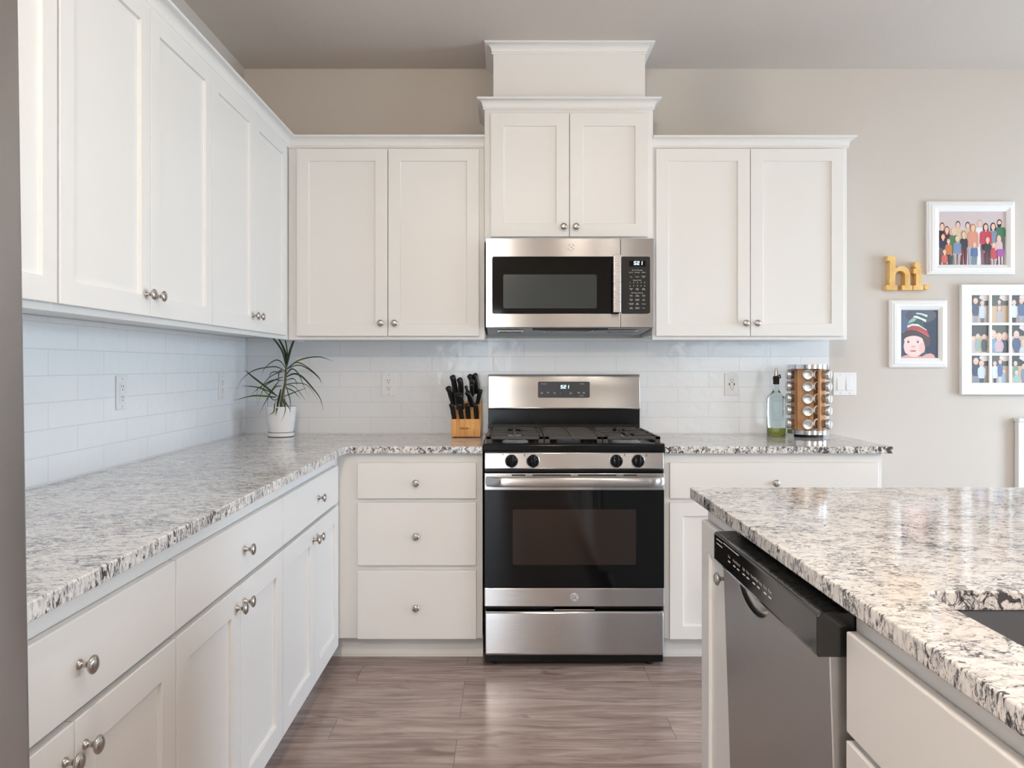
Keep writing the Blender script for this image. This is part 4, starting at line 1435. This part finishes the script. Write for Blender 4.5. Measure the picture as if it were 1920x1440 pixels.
def knife(label, p0, p1, r, hook=0.0, rivets=False, group='kitchen knives in the block', name='kitchen_knife', cat='knife'):
    """handle from p0 (on the block) to p1 (pommel)"""
    p0, p1, r = Vector(p0), Vector(p1), r * 1.22
    root = thing(name, label, cat, tuple(p0), group)
    d = p1 - p0
    side = Vector((hook, 0, 0))
    mb = MB()
    pts = [p0, p0 + d * 0.12, p0 + d * 0.4, p0 + d * 0.7, p0 + d * 0.88 + side * 0.35, p0 + d * 0.97 + side * 0.8, p0 + d + side]
    mb.tube(pts, [r * 0.92, r * 0.9, r * 1.0, r * 0.95, r * 1.05, r * 0.95, r * 0.45], 12, (1.0, 0.8))
    h = mb.build('handle', M['black_plastic'], root, smooth=60)
    mb = MB(); mb.tube([p0 - d.normalized() * 0.004, p0 + d * 0.035], r * 0.96, 12, (1.0, 0.8))
    mb.build('bolster', M['nickel'] if rivets else M['black_plastic'], root, smooth=50)
    if rivets:
        mb = MB()
        for t in (0.35, 0.68):
            q = p0 + d * t
            mb.lathe([(r * 0.28, -r * 0.78), (r * 0.28, -r * 0.9)], tuple(q), 'y', 10)
        mb.build('rivets', M['nickel'], h)
    return root


def kp_(zx, zy, e):   # metres from the measured close-up (9 units per pixel, 391 px per metre)
    k = 1465.5 / (3.95 - e)
    return ((820 + zx / 9.0 - 951) / k, -e, 1.262 + (687 - 680 - zy / 9.0) / k)


for i, (x, xt) in enumerate([(285, 242), (412, 374), (525, 502), (662, 648)]):
    knife(['steak knife with black handle, leftmost in the front row of the knife block', 'steak knife with black handle, second from left in the front row',
           'steak knife with black handle, third from left in the front row', 'steak knife with black handle, rightmost in the front row nearest the range'][i],
          kp_(x, 938, 0.226), kp_(xt, 692, 0.262), 0.0105, -0.004 if i != 2 else 0.0, group='steak knives in the front of the block', name='steak_knife')
knife('black-handled knife leaning out furthest to the left of the block', kp_(275, 690, 0.19), kp_(188, 405, 0.225), 0.0135, -0.006)
knife('tall black-handled knife at the back left of the block', kp_(318, 560, 0.125), kp_(258, 212, 0.15), 0.0145, -0.003)
knife('tall black-handled knife with a hooked pommel, second from left at the back', kp_(400, 560, 0.13), kp_(392, 262, 0.155), 0.0145, -0.011)
knife('broad dark-grey handled shears standing in the middle of the block', kp_(385, 760, 0.20), kp_(352, 520, 0.235), 0.0185, 0.004, name='kitchen_shears', cat='shears')
knife('slim black sharpening steel with a ring end in the middle of the block', kp_(535, 640, 0.16), kp_(490, 392, 0.185), 0.0075, -0.004, name='sharpening_steel', cat='sharpening steel')
knife('black-handled knife with a curved grip leaning right of the middle', kp_(596, 720, 0.19), kp_(520, 490, 0.215), 0.013, -0.010)
knife('riveted black-handled knife standing right of centre at the back', kp_(585, 560, 0.135), kp_(583, 275, 0.165), 0.0125, 0.003, True)
knife('black-handled knife with a hooked pommel behind the riveted one', kp_(610, 520, 0.105), kp_(560, 202, 0.125), 0.0135, -0.010)
knife('tall black-handled knife with a curved back, rightmost of the tall handles', kp_(688, 500, 0.11), kp_(638, 182, 0.13), 0.0135, -0.004)
knife('black-handled knife leaning out to the right towards the range', kp_(678, 670, 0.155), kp_(728, 450, 0.175), 0.0115, 0.001)

# ------------------------------------------------------------------ oil bottle
BX, BY = 1.311, -0.140
ob_ = thing('oil_bottle', 'clear square glass bottle with a little olive oil left of the spice rack', 'bottle', (BX, BY, ZT))


def square_ring(w, z, r, n=5):
    return [(BX + p[0], BY + p[1], z) for p in rounded_rect(-w, w, -w, w, min(r, w * 0.999), n)]


mb = MB()
prof = [(0.0335, 0.0, 0.008), (0.0365, 0.003, 0.010), (0.0365, 0.180, 0.010), (0.034, 0.192, 0.014), (0.024, 0.208, 0.018), (0.0155, 0.220, 0.0154),
        (0.0135, 0.232, 0.0134), (0.0135, 0.250, 0.0134)]
rings = [square_ring(w, ZT + z, r) for w, z, r in prof]
n = len(rings[0]); vs = [p for r in rings for p in r]
fs = [(j * n + i, j * n + (i + 1) % n, (j + 1) * n + (i + 1) % n, (j + 1) * n + i) for j in range(len(rings) - 1) for i in range(n)]
fs += [tuple(range(n)), tuple((len(rings) - 1) * n + i for i in range(n))]
mb.add(vs, fs)
mb.build('glass', M['bottle_glass'], ob_, smooth=45)
mb = MB()
rings = [square_ring(0.0345, ZT + 0.004, 0.009), square_ring(0.0345, ZT + 0.040, 0.009)]
vs = [p for r in rings for p in r]
mb.add(vs, [(i, (i + 1) % n, n + (i + 1) % n, n + i) for i in range(n)] + [tuple(range(n)), tuple(n + i for i in range(n))])
mb.build('oil', M['oil'], ob_, smooth=45)
mb = MB()
mb.lathe([(0.012, 0.2505), (0.0145, 0.252), (0.0145, 0.272), (0.0155, 0.274), (0.0160, 0.287), (0.011, 0.292), (0.006, 0.293)], (BX, BY, ZT), 'z', 20)
mb.tube([(BX + 0.012, BY, ZT + 0.276), (BX + 0.0215, BY, ZT + 0.283), (BX + 0.018, BY, ZT + 0.298), (BX + 0.010, BY, ZT + 0.292)], 0.0035, 8)
mb.build('stopper', M['black_plastic'], ob_, smooth=45)
mb = MB(); mb.lathe([(0.010, 0.292), (0.009, 0.306), (0.0065, 0.318), (0.0045, 0.330), (0.002, 0.331)], (BX, BY, ZT), 'z', 16)
mb.build('spout', M['nickel'], ob_, smooth=50)

# ------------------------------------------------------------------ spice rack and jars
RX, RY = 1.457, -0.170
rk = thing('spice_rack', 'round wooden and chrome carousel spice rack at the right end of the worktop', 'spice rack', (RX, RY, ZT))
mb = MB(); mb.lathe([(0.066, 0.0), (0.066, 0.014)], (RX, RY, ZT), 'z', 36)
mb.build('turntable_foot', M['matte_black'], rk, smooth=40)
for nm, z0, z1 in (('base_plate', 0.014, 0.036), ('top_plate', 0.326, 0.347)):
    mb = MB(); mb.lathe([(0.096, z0), (0.0995, z0 + 0.001), (0.0995, z1 - 0.001), (0.096, z1)], (RX, RY, ZT), 'z', 56)
    mb.build(nm, M['chrome'], rk, smooth=40)
ROT = 0.0


def rack_pt(a, r, s):
    """angle of the column, distance from the axis, sideways"""
    c, t = math.cos(a + ROT), math.sin(a + ROT)
    return (RX + r * c - s * t, RY + r * t + s * c)


ROWS = [ZT + 0.299, ZT + 0.2425, ZT + 0.184, ZT + 0.1265, ZT + 0.0635]
COLS = [math.radians(-111 - 1.5 + 72 * i) for i in range(5)]
for a in COLS:
    # board with a round hole for each jar; it reaches further to one side of the column
    mb = MB()
    cells = [ZT + 0.0362] + [(ROWS[i] + ROWS[i + 1]) / 2 for i in (3, 2, 1, 0)] + [ZT + 0.3258]
    for i in range(5):
        zc = ROWS[4 - i]
        n = 20
        ring = [(0.0205 * math.cos(2 * PI * (k + 0.5) / n), zc + 0.0205 * math.sin(2 * PI * (k + 0.5) / n)) for k in range(n)]
        z0, z1 = cells[i], cells[i + 1]
        outer = [(0.023, z1), (-0.048, z1), (-0.048, z0), (0.023, z0)]
        for r in (0.0605, 0.0705):
            vs = [rack_pt(a, r, s) + (z,) for s, z in outer + ring]
            fs = []
            q = n // 4
            for k in range(4):
                idx = [4 + k * q + j for j in range(q)]
                fs += [(k, idx[j], idx[j + 1]) for j in range(q - 1)]
                fs.append((k, idx[-1], 4 + ((k + 1) * q) % n, (k + 1) % 4))
            mb.add(vs, fs)
        mb.add([rack_pt(a, r, s) + (z,) for r in (0.0605, 0.0705) for s, z in ring], [(j, (j + 1) % n, n + (j + 1) % n, n + j) for j in range(n)])
        side = [rack_pt(a, r, s) + (z,) for r in (0.0605, 0.0705) for s, z in outer]
        fs = [(1, 2, 6, 5), (3, 0, 4, 7)] + ([(0, 1, 5, 4)] if i == 4 else []) + ([(2, 3, 7, 6)] if i == 0 else [])
        mb.add(side, fs)
    mb.build('wooden_board', M['beech'], rk)


def spice_jar(a, z, spice, label, first=None):
    """jar pushed radially through the board, lid outwards; built pointing along -y, then turned"""
    ang = a + ROT + PI / 2
    if first is not None:
        r = copy_thing(first, (RX, RY, z), label, (0, 0, ang))
        for ch in r.children:
            if ch.name.startswith('spice'):
                ch.data = ch.data.copy(); ch.data.materials[0] = spice
        return r
    r = thing('spice_jar', label, 'spice jar', (RX, RY, z), 'spice jars in the carousel rack')
    mb = MB()
    mb.lathe([(0.017, -0.0365), (0.0195, -0.039), (0.0195, -0.082), (0.0175, -0.086), (0.0175, -0.092)], (RX, RY, z), 'y', 22)
    mb.build('glass', M['jar_glass'], r, smooth=40)
    mb = MB(); mb.lathe([(0.0165, -0.038), (0.0185, -0.040), (0.0185, -0.080), (0.0165, -0.083)], (RX, RY, z), 'y', 20)
    mb.build('spice', spice, r, smooth=40)
    mb = MB()
    mb.lathe([(0.0225, -0.0865), (0.0245, -0.0875), (0.0250, -0.100), (0.0235, -0.1035), (0.021, -0.1045), (0.0195, -0.1038), (0.003, -0.1040)], (RX, RY, z), 'y', 32)
    mb.build('lid', M['steel_lid'], r, smooth=35)
    r.rotation_euler = (0, 0, ang)
    return r


M['steel_lid'] = mat('spun_steel_lid', (0.66, 0.65, 0.64), 0.25, 1.0, Anisotropic=0.6)
first = None
for a, where, sp in ((COLS[0], 'in the front column', SPICES[5:10]), (COLS[4], 'on the oil bottle side', SPICES[5:10]),
                     (COLS[1], 'on the light switch side', SPICES[0:5])):
    for i, z in enumerate(ROWS):
        lab = 'spice jar %s of the rack, %s' % (where, ['topmost', 'second from the top', 'third from the top', 'fourth from the top', 'lowest'][i])
        j = spice_jar(a, z, sp[i], lab, first)
        first = first or j


# ------------------------------------------------------------------ golden wall letters
U = 0.0001668
LX, LZ = 1.866, 1.8413


def lp(zx, zy):
    return (LX + zx * U, LZ - zy * U)


lt = thing('letter_sign', 'golden wooden letters spelling hi. on the grey wall', 'sign', (2.0, -0.02, 1.64))


def arcpts(cx, cy, rx, ry, a0, a1, n):
    return [(cx + rx * math.cos(math.radians(a0 + (a1 - a0) * i / n)), cy - ry * math.sin(math.radians(a0 + (a1 - a0) * i / n))) for i in range(n + 1)]


hp = [(225, 158), (465, 158), (465, 500)] + arcpts(655, 730, 255, 268, 128, 0, 14) + [(910, 1040), (978, 1040), (978, 1182), (662, 1182), (662, 1032), (755, 1032)] + \
     arcpts(610, 745, 145, 138, 0, 180, 14) + [(455, 1032), (525, 1032), (525, 1182), (195, 1182), (195, 1032), (292, 1032), (300, 305), (225, 305)]
ip = [(1010, 528), (1245, 528), (1245, 1040), (1312, 1040), (1312, 1182), (998, 1182), (998, 1040), (1080, 1040), (1085, 690), (1010, 690)]
for nm, polys in (('letter_h', [hp]), ('letter_i', [ip, arcpts(1130, 432, 102, 104, 0, 348, 28)]), ('full_stop', [arcpts(1420, 1097, 84, 84, 0, 348, 28)])):
    mb = MB()
    for q in polys:
        mb.prism([lp(*p) for p in q], -0.038, -0.001, 'y')
    mb.build(nm, M['gold'], lt, bevel=0.0012)


# ------------------------------------------------------------------ framed pictures
def picture_frame(name, label, x0, x1, z0, z1, ox0, ox1, oz0, oz1, prof, cat='picture frame'):
    """prof: list of (fraction from outer edge to opening, height above the wall)"""
    root = thing(name, label, cat, ((x0 + x1) / 2, -0.01, (z0 + z1) / 2))
    mb = MB()
    rings = []
    for t, h in prof:
        a, b, c, d = x0 + (ox0 - x0) * t, x1 + (ox1 - x1) * t, z0 + (oz0 - z0) * t, z1 + (oz1 - z1) * t
        rings.append([(a, -h, c), (b, -h, c), (b, -h, d), (a, -h, d)])
    vs = [p for r in rings for p in r]
    fs = [(j * 4 + i, j * 4 + (i + 1) % 4, (j + 1) * 4 + (i + 1) % 4, (j + 1) * 4 + i) for j in range(len(rings) - 1) for i in range(4)]
    mb.add(vs, fs)
    mb.build('frame', M['frame'], root)
    return root


class Picture:
    """flat printed picture built from layered colour patches"""

    def __init__(self, x0, x1, z0, z1, y):
        self.b = (x0, x1, z0, z1); self.y = y; self.layer = 0; self.mb = MB()

    def pt(self, u, v):
        x0, x1, z0, z1 = self.b
        u = min(max(u, 0), 1); v = min(max(v, 0), 1)
        return (x0 + (x1 - x0) * u, self.y - self.layer * 0.00002, z1 - (z1 - z0) * v)

    def poly(self, pts, rgb):
        self.layer += 1
        self.mb.c = srgb(*rgb)
        self.mb.add([self.pt(*p) for p in pts], [tuple(range(len(pts)))])

    def ell(self, cx, cy, rx, ry, rgb, a0=0, a1=360, n=18):
        self.poly([(cx + rx * math.cos(math.radians(a0 + (a1 - a0) * i / n)), cy - ry * math.sin(math.radians(a0 + (a1 - a0) * i / n))) for i in range(n)], rgb)

    def build(self, name, parent):
        ob = self.mb.build(name, M['print'], parent, fix=False)
        return ob


FR_PROF = [(0.0, 0.001), (0.0, 0.014), (0.10, 0.016), (0.16, 0.020), (0.30, 0.021), (0.36, 0.024), (0.62, 0.025), (0.92, 0.016), (1.0, 0.013), (1.0, 0.004)]
fam = picture_frame('picture_frame', 'white framed drawing of a large family group, upper right on the wall', 2.113, 2.556, 1.726, 2.093, 2.175, 2.513, 1.774, 2.042, FR_PROF)
pic = Picture(2.172, 2.516, 1.771, 2.045, -0.008)
pic.poly([(0, 0), (1, 0), (1, 1), (0, 1)], (206, 192, 194))
SK = (232, 190, 172)


def fu(x): return (x - 195) / 1215.0
def fv(y): return (y - 245) / 950.0


def figure(cx, top, w, shirt, hair, bottom, legs=None, longhair=False, beard=None, hr=40, hh=62):
    hx, hy = fu(cx), fv(top + hh)
    rx, ry = hr / 1215.0, hh / 950.0
    sh = top + 2 * hh + 12
    if longhair:
        pic.ell(hx, hy + ry * 0.45, rx * 1.25, ry * 1.55, hair)
    pic.poly([(fu(cx - w * 0.35), fv(sh)), (fu(cx + w * 0.35), fv(sh)), (fu(cx + w * 0.5), fv(sh + 40)), (fu(cx + w * 0.52), fv(bottom)), (fu(cx - w * 0.52), fv(bottom)), (fu(cx - w * 0.5), fv(sh + 40))], shirt)
    shade = tuple(int(v_ * 0.84) for v_ in shirt)
    arm_end = min(bottom, sh + 300)
    for s in (-1, 1):
        pic.poly([(fu(cx + s * w * 0.36), fv(sh + 60)), (fu(cx + s * w * 0.39), fv(sh + 60)), (fu(cx + s * w * 0.40), fv(arm_end)), (fu(cx + s * w * 0.37), fv(arm_end))], shade)
        pic.ell(fu(cx + s * w * 0.45), fv(arm_end), w * 0.09 / 1215.0, 16 / 950.0, SK)
    if legs:
        for s in (-1, 1):
            pic.poly([(fu(cx + s * w * 0.06), fv(bottom - 6)), (fu(cx + s * w * 0.44), fv(bottom - 6)), (fu(cx + s * w * 0.36), fv(1195)), (fu(cx + s * w * 0.10), fv(1195))], legs)
    pic.poly([(hx - rx * 0.35, hy + ry * 0.6), (hx + rx * 0.35, hy + ry * 0.6), (hx + rx * 0.4, fv(sh + 8)), (hx - rx * 0.4, fv(sh + 8))], SK)
    pic.ell(hx, hy, rx * 1.08, ry * 1.05, hair)
    pic.ell(hx, hy + ry * 0.16, rx * 0.86, ry * 0.88, SK)
    if beard:
        pic.ell(hx, hy + ry * 0.62, rx * 0.85, ry * 0.72, beard)
        pic.ell(hx, hy + ry * 0.0, rx * 0.72, ry * 0.42, SK)


for a in [(270, 445, 180, (52, 36, 42), (46, 38, 36), 960, (60, 52, 56)), (552, 420, 190, (208, 190, 160), (36, 32, 34), 900, (90, 80, 76)),
          (727, 435, 180, (206, 186, 156), (32, 28, 30), 900, (80, 72, 70)), (940, 395, 150, (226, 224, 230), (176, 172, 176), 1195, None)]:
    figure(a[0], a[1], a[2], a[3], a[4], a[5], a[6])
figure(1290, 390, 230, (64, 116, 86), (44, 36, 36), 720, (96, 92, 96), beard=(48, 38, 38))
figure(355, 510, 150, (86, 34, 54), (122, 70, 56), 940, (70, 60, 66), True)
figure(475, 530, 160, (74, 122, 84), (226, 196, 150), 1000, (60, 66, 60))
figure(1178, 450, 130, (128, 140, 170), (58, 40, 44), 800, (150, 150, 170), True)
figure(818, 470, 190, (214, 146, 126), (190, 134, 94), 880, (160, 170, 200), True)
figure(1045, 460, 210, (192, 66, 84), (62, 38, 42), 830, (128, 82, 96), True)
pic.poly([(fu(975), fv(825)), (fu(1120), fv(825)), (fu(1120), fv(920)), (fu(975), fv(920))], (40, 40, 44))
figure(655, 590, 140, (48, 54, 66), (172, 142, 116), 900, (104, 36, 48))
figure(283, 640, 160, (44, 48, 78), (150, 110, 84), 900, (96, 84, 80), hr=36, hh=52)
figure(380, 720, 120, (196, 118, 74), (150, 98, 70), 1010, (52, 66, 70), hr=32, hh=48)
figure(535, 680, 140, (120, 140, 176), (214, 196, 150), 1000, (176, 160, 160), hr=34, hh=50)
figure(840, 790, 120, (86, 112, 152), (206, 178, 140), 1050, (110, 136, 136), hr=28, hh=42)
figure(1075, 705, 130, (44, 42, 48), (222, 188, 170), 960, (70, 40, 40), hr=32, hh=48)
figure(1185, 795, 110, (190, 66, 84), (216, 176, 130), 1090, (190, 170, 170), True, hr=28, hh=40)
figure(1275, 670, 130, (214, 182, 190), (220, 186, 150), 920, None, True, hr=32, hh=48)
pic.poly([(fu(1245), fv(910)), (fu(1365), fv(910)), (fu(1370), fv(1040)), (fu(1245), fv(1040))], (160, 84, 160))
for s in (1275, 1330):
    pic.poly([(fu(s - 16), fv(1040)), (fu(s + 16), fv(1040)), (fu(s + 12), fv(1195)), (fu(s - 12), fv(1195))], (224, 180, 190))
figure(305, 920, 110, (206, 92, 88), (222, 180, 160), 1160, None, hr=26, hh=40)
pic.build('picture', fam)

baby = picture_frame('picture_frame', 'small white frame with a photo of a baby in a striped knit hat', 1.925, 2.215, 1.257, 1.595, 1.984, 2.171, 1.304, 1.546, FR_PROF)
pic = Picture(1.981, 2.174, 1.301, 1.549, -0.008)
def bu(x): return (x - 295) / 705.0
def bv_(y): return (y - 250) / 910.0
pic.poly([(0, 0), (1, 0), (1, 1), (0, 1)], (72, 82, 104))
pic.ell(0.85, 0.45, 0.26, 0.55, (46, 58, 82)); pic.ell(0.15, 0.2, 0.25, 0.3, (94, 106, 130)); pic.ell(0.55, 0.12, 0.4, 0.16, (88, 90, 108))
pic.poly([(bu(p[0]), bv_(p[1])) for p in [(310, 1150), (330, 1120), (420, 1090), (700, 1120), (780, 1075), (860, 1060), (920, 1090), (950, 1150)]], (222, 170, 162))
hat = [(440, 560), (470, 460), (560, 370), (600, 310), (690, 312), (805, 350), (790, 430), (720, 520), (790, 640), (840, 760), (600, 740), (430, 620)]
pic.poly([(bu(a), bv_(b)) for a, b in hat], (70, 92, 92))
for q, c in (([(600, 310), (690, 318), (805, 352), (795, 395), (690, 350), (585, 330)], (196, 214, 220)), ([(545, 372), (600, 365), (690, 405), (780, 440), (770, 485), (680, 435), (540, 392)], (232, 238, 242)),
             ([(470, 455), (540, 400), (600, 430), (560, 470), (480, 500), (440, 520)], (150, 184, 178)), ([(430, 545), (520, 512), (630, 520), (700, 570), (790, 625), (790, 640), (640, 560), (520, 550), (430, 590)], (206, 224, 220)),
             ([(430, 600), (520, 556), (640, 566), (790, 646), (845, 765), (800, 740), (700, 660), (560, 615), (440, 640)], (188, 72, 82)),
             ([(440, 640), (560, 616), (700, 660), (845, 765), (800, 745), (680, 690), (560, 650)], (214, 110, 104))):
    pic.poly([(bu(a), bv_(b)) for a, b in q], c)
pic.poly([(bu(a), bv_(b)) for a, b in [(330, 790), (340, 720), (400, 650), (480, 625), (580, 628), (700, 680), (800, 750), (850, 800), (850, 900), (770, 960), (740, 900), (640, 820), (520, 770), (400, 790)]], (84, 70, 76))
pic.ell(bu(555), bv_(930), 0.275, 0.215, (238, 208, 204))
pic.ell(bu(545), bv_(820), 0.25, 0.09, (240, 212, 208)); pic.ell(bu(700), bv_(960), 0.08, 0.11, (235, 190, 186)); pic.ell(bu(440), bv_(1000), 0.09, 0.08, (240, 206, 202))
for ex in (445, 620):
    pic.ell(bu(ex), bv_(850), 0.048, 0.026, (222, 214, 218)); pic.ell(bu(ex + 4), bv_(848), 0.028, 0.024, (58, 58, 76)); pic.ell(bu(ex + 9), bv_(842), 0.008, 0.007, (240, 240, 244))
    pic.poly([(bu(ex - 34), bv_(800)), (bu(ex + 34), bv_(796)), (bu(ex + 36), bv_(804)), (bu(ex - 34), bv_(808))], (206, 170, 160))
pic.ell(bu(540), bv_(935), 0.052, 0.022, (226, 178, 172)); pic.ell(bu(512), bv_(940), 0.012, 0.008, (170, 116, 116)); pic.ell(bu(566), bv_(940), 0.012, 0.008, (170, 116, 116))
pic.poly([(bu(a), bv_(b)) for a, b in [(470, 1022), (510, 1000), (540, 1008), (570, 998), (600, 1020), (545, 1034)]], (188, 118, 122))
pic.poly([(bu(a), bv_(b)) for a, b in [(470, 1022), (540, 1017), (600, 1021), (545, 1024)]], (120, 66, 74))
pic.build('photo', baby)

# collage frame: three by three small photos behind a white grid
def cx_(px): return (px - 951) / 374.6
def cz_(py): return 1.262 + (687 - py) / 374.6
CX0, CX1, CZ0, CZ1 = cx_(1807), cx_(1955), cz_(740), cz_(533)
cg = thing('collage_frame', 'white multi-photo frame of small family photos cut by the right edge of the view', 'picture frame', ((CX0 + CX1) / 2, -0.01, (CZ0 + CZ1) / 2))
cols = [(1826, 1859), (1864, 1896.5), (1901.6, 1934)]
rows = [(552.8, 604.5), (609.5, 661.5), (666.8, 718)]
mb = MB()
xs = [CX0] + [cx_(v_) for c in cols for v_ in c] + [CX1]
zs = [CZ1] + [cz_(v_) for r in rows for v_ in r] + [CZ0]
for i in range(0, len(xs) - 1, 2):
    mb.box(xs[i], xs[i + 1], -0.021, -0.002, CZ0, CZ1)
for j in range(0, len(zs) - 1, 2):
    for i in range(1, len(xs) - 1, 2):
        mb.box(xs[i], xs[i + 1], -0.0208, -0.0022, zs[j + 1], zs[j])
w_ = 0.028
for b in ((CX0 - 0.002, CX0 + w_, CZ0, CZ1), (CX1 - w_, CX1 + 0.002, CZ0, CZ1), (CX0 + w_, CX1 - w_, CZ0, CZ0 + w_), (CX0 + w_, CX1 - w_, CZ1 - w_, CZ1)):
    mb.box(b[0], b[1], -0.025, -0.001, b[2], b[3])
mb.build('frame', M['frame'], cg, bevel=0.0012)
SHOTS = [
    [(0.30, 0.22, .13, (72, 84, 108), (150, 152, 170)), (0.66, 0.30, .12, (198, 208, 224), (92, 104, 120))],
    [(0.50, 0.26, .09, (150, 130, 120), (120, 110, 110)), (0.50, 0.48, .10, (176, 172, 176), (190, 186, 186))],
    [(0.22, 0.28, .12, (200, 208, 220), (54, 58, 68)), (0.62, 0.22, .13, (88, 104, 140), (150, 156, 170))],
    [(0.18, 0.50, .11, (196, 180, 184), (70, 76, 104)), (0.42, 0.40, .11, (150, 168, 160), (196, 190, 180)), (0.76, 0.42, .11, (70, 86, 92), (206, 180, 164))],
    [(0.16, 0.34, .19, (120, 156, 176), (120, 156, 176)), (0.80, 0.40, .17, (58, 62, 78), (58, 62, 78)), (0.48, 0.42, .17, (196, 170, 180), (120, 140, 150))],
    [(0.35, 0.34, .16, (80, 94, 122), (80, 94, 122)), (0.80, 0.62, .16, (190, 204, 206), (190, 204, 206))],
    [(0.32, 0.22, .15, (64, 74, 96), (130, 136, 160)), (0.62, 0.30, .14, (200, 210, 226), (70, 84, 100))],
    [(0.26, 0.30, .10, (202, 210, 224), (58, 64, 84)), (0.55, 0.24, .10, (92, 112, 156), (190, 196, 210)), (0.76, 0.58, .09, (150, 176, 190), (214, 206, 206))],
    [(0.30, 0.30, .11, (120, 150, 140), (140, 170, 170)), (0.36, 0.62, .10, (150, 184, 184), (190, 196, 196)), (0.75, 0.40, .11, (130, 140, 160), (120, 130, 150))],
]
k = 0
for r in rows:
    for c in cols:
        pic = Picture(cx_(c[0]) - 0.003, cx_(c[1]) + 0.003, cz_(r[1]) - 0.003, cz_(r[0]) + 0.003, -0.010)
        pic.poly([(0, 0), (1, 0), (1, 1), (0, 1)], (214, 206, 204))
        pic.poly([(0, 0), (.55, 0), (.5, .12), (.75, .22), (1, .2), (1, .45), (0, .45)] if k not in (3, 4) else [(0, .0), (1, 0), (1, .5), (0, .5)], [(74, 76, 78), (86, 88, 84), (66, 68, 72)][k % 3])
        pic.poly([(0, .40), (1, .38), (1, 1), (0, 1)], [(188, 168, 150), (196, 170, 140), (150, 138, 128)][(k + (k // 3)) % 3])
        for hx, hy, s, top, leg in SHOTS[k]:
            s = s * 1.22
            q = 0.66 * s          # a head is as tall on the print as it is wide, times 1.2
            dark = tuple(int(v_ * 0.86) for v_ in top)
            pic.poly([(hx - s * 0.80, min(hy + 0.48, 0.97)), (hx + s * 0.80, min(hy + 0.48, 0.97)), (hx + s * 0.62, 1.0), (hx - s * 0.62, 1.0)], leg)
            pic.poly([(hx - s * 0.45, hy + q * 0.9), (hx + s * 0.45, hy + q * 0.9), (hx + s * 1.15, hy + q * 1.6), (hx + s * 1.25, hy + 0.36), (hx + s * 0.9, hy + 0.52), (hx - s * 0.9, hy + 0.52), (hx - s * 1.25, hy + 0.36), (hx - s * 1.15, hy + q * 1.6)], top)
            for sd in (-1, 1):
                pic.poly([(hx + sd * s * 0.86, hy + q * 2.1), (hx + sd * s * 0.94, hy + q * 2.1), (hx + sd * s * 0.92, hy + 0.46), (hx + sd * s * 0.84, hy + 0.46)], dark)
            pic.ell(hx, hy - q * 0.08, s * 0.78, q * 0.98, (214, 186, 160))
            pic.ell(hx, hy + q * 0.14, s * 0.68, q * 0.84, (236, 194, 180))
            for dx in (-0.28, 0.28):
                pic.ell(hx + dx * s, hy + q * 0.05, s * 0.09, q * 0.08, (96, 72, 70), n=8)
            pic.ell(hx, hy + q * 0.52, s * 0.26, q * 0.10, (190, 112, 112), n=8)
        pic.build('photo', cg)
        k += 1

# ------------------------------------------------------------------ low white panel at the right edge of the view
sb = thing('low_wall_panel', 'low white painted panel edge against the grey wall at the far right', 'wall panel', (2.85, -0.02, 0.0))
mb = MB(); mb.box(2.562, 3.20, -0.034, -0.002, 0.0, 0.985)
mb.build('panel', M['trim'], sb, bevel=0.003)
mb = MB(); mb.box(2.556, 3.206, -0.046, -0.002, 0.985, 1.002)
mb.build('cap_rail', M['trim'], sb, bevel=0.004)
mb = MB(); mb.box(2.60, 3.16, -0.040, -0.034, 0.16, 0.93)
mb.build('raised_field', M['trim'], sb, bevel=0.004)
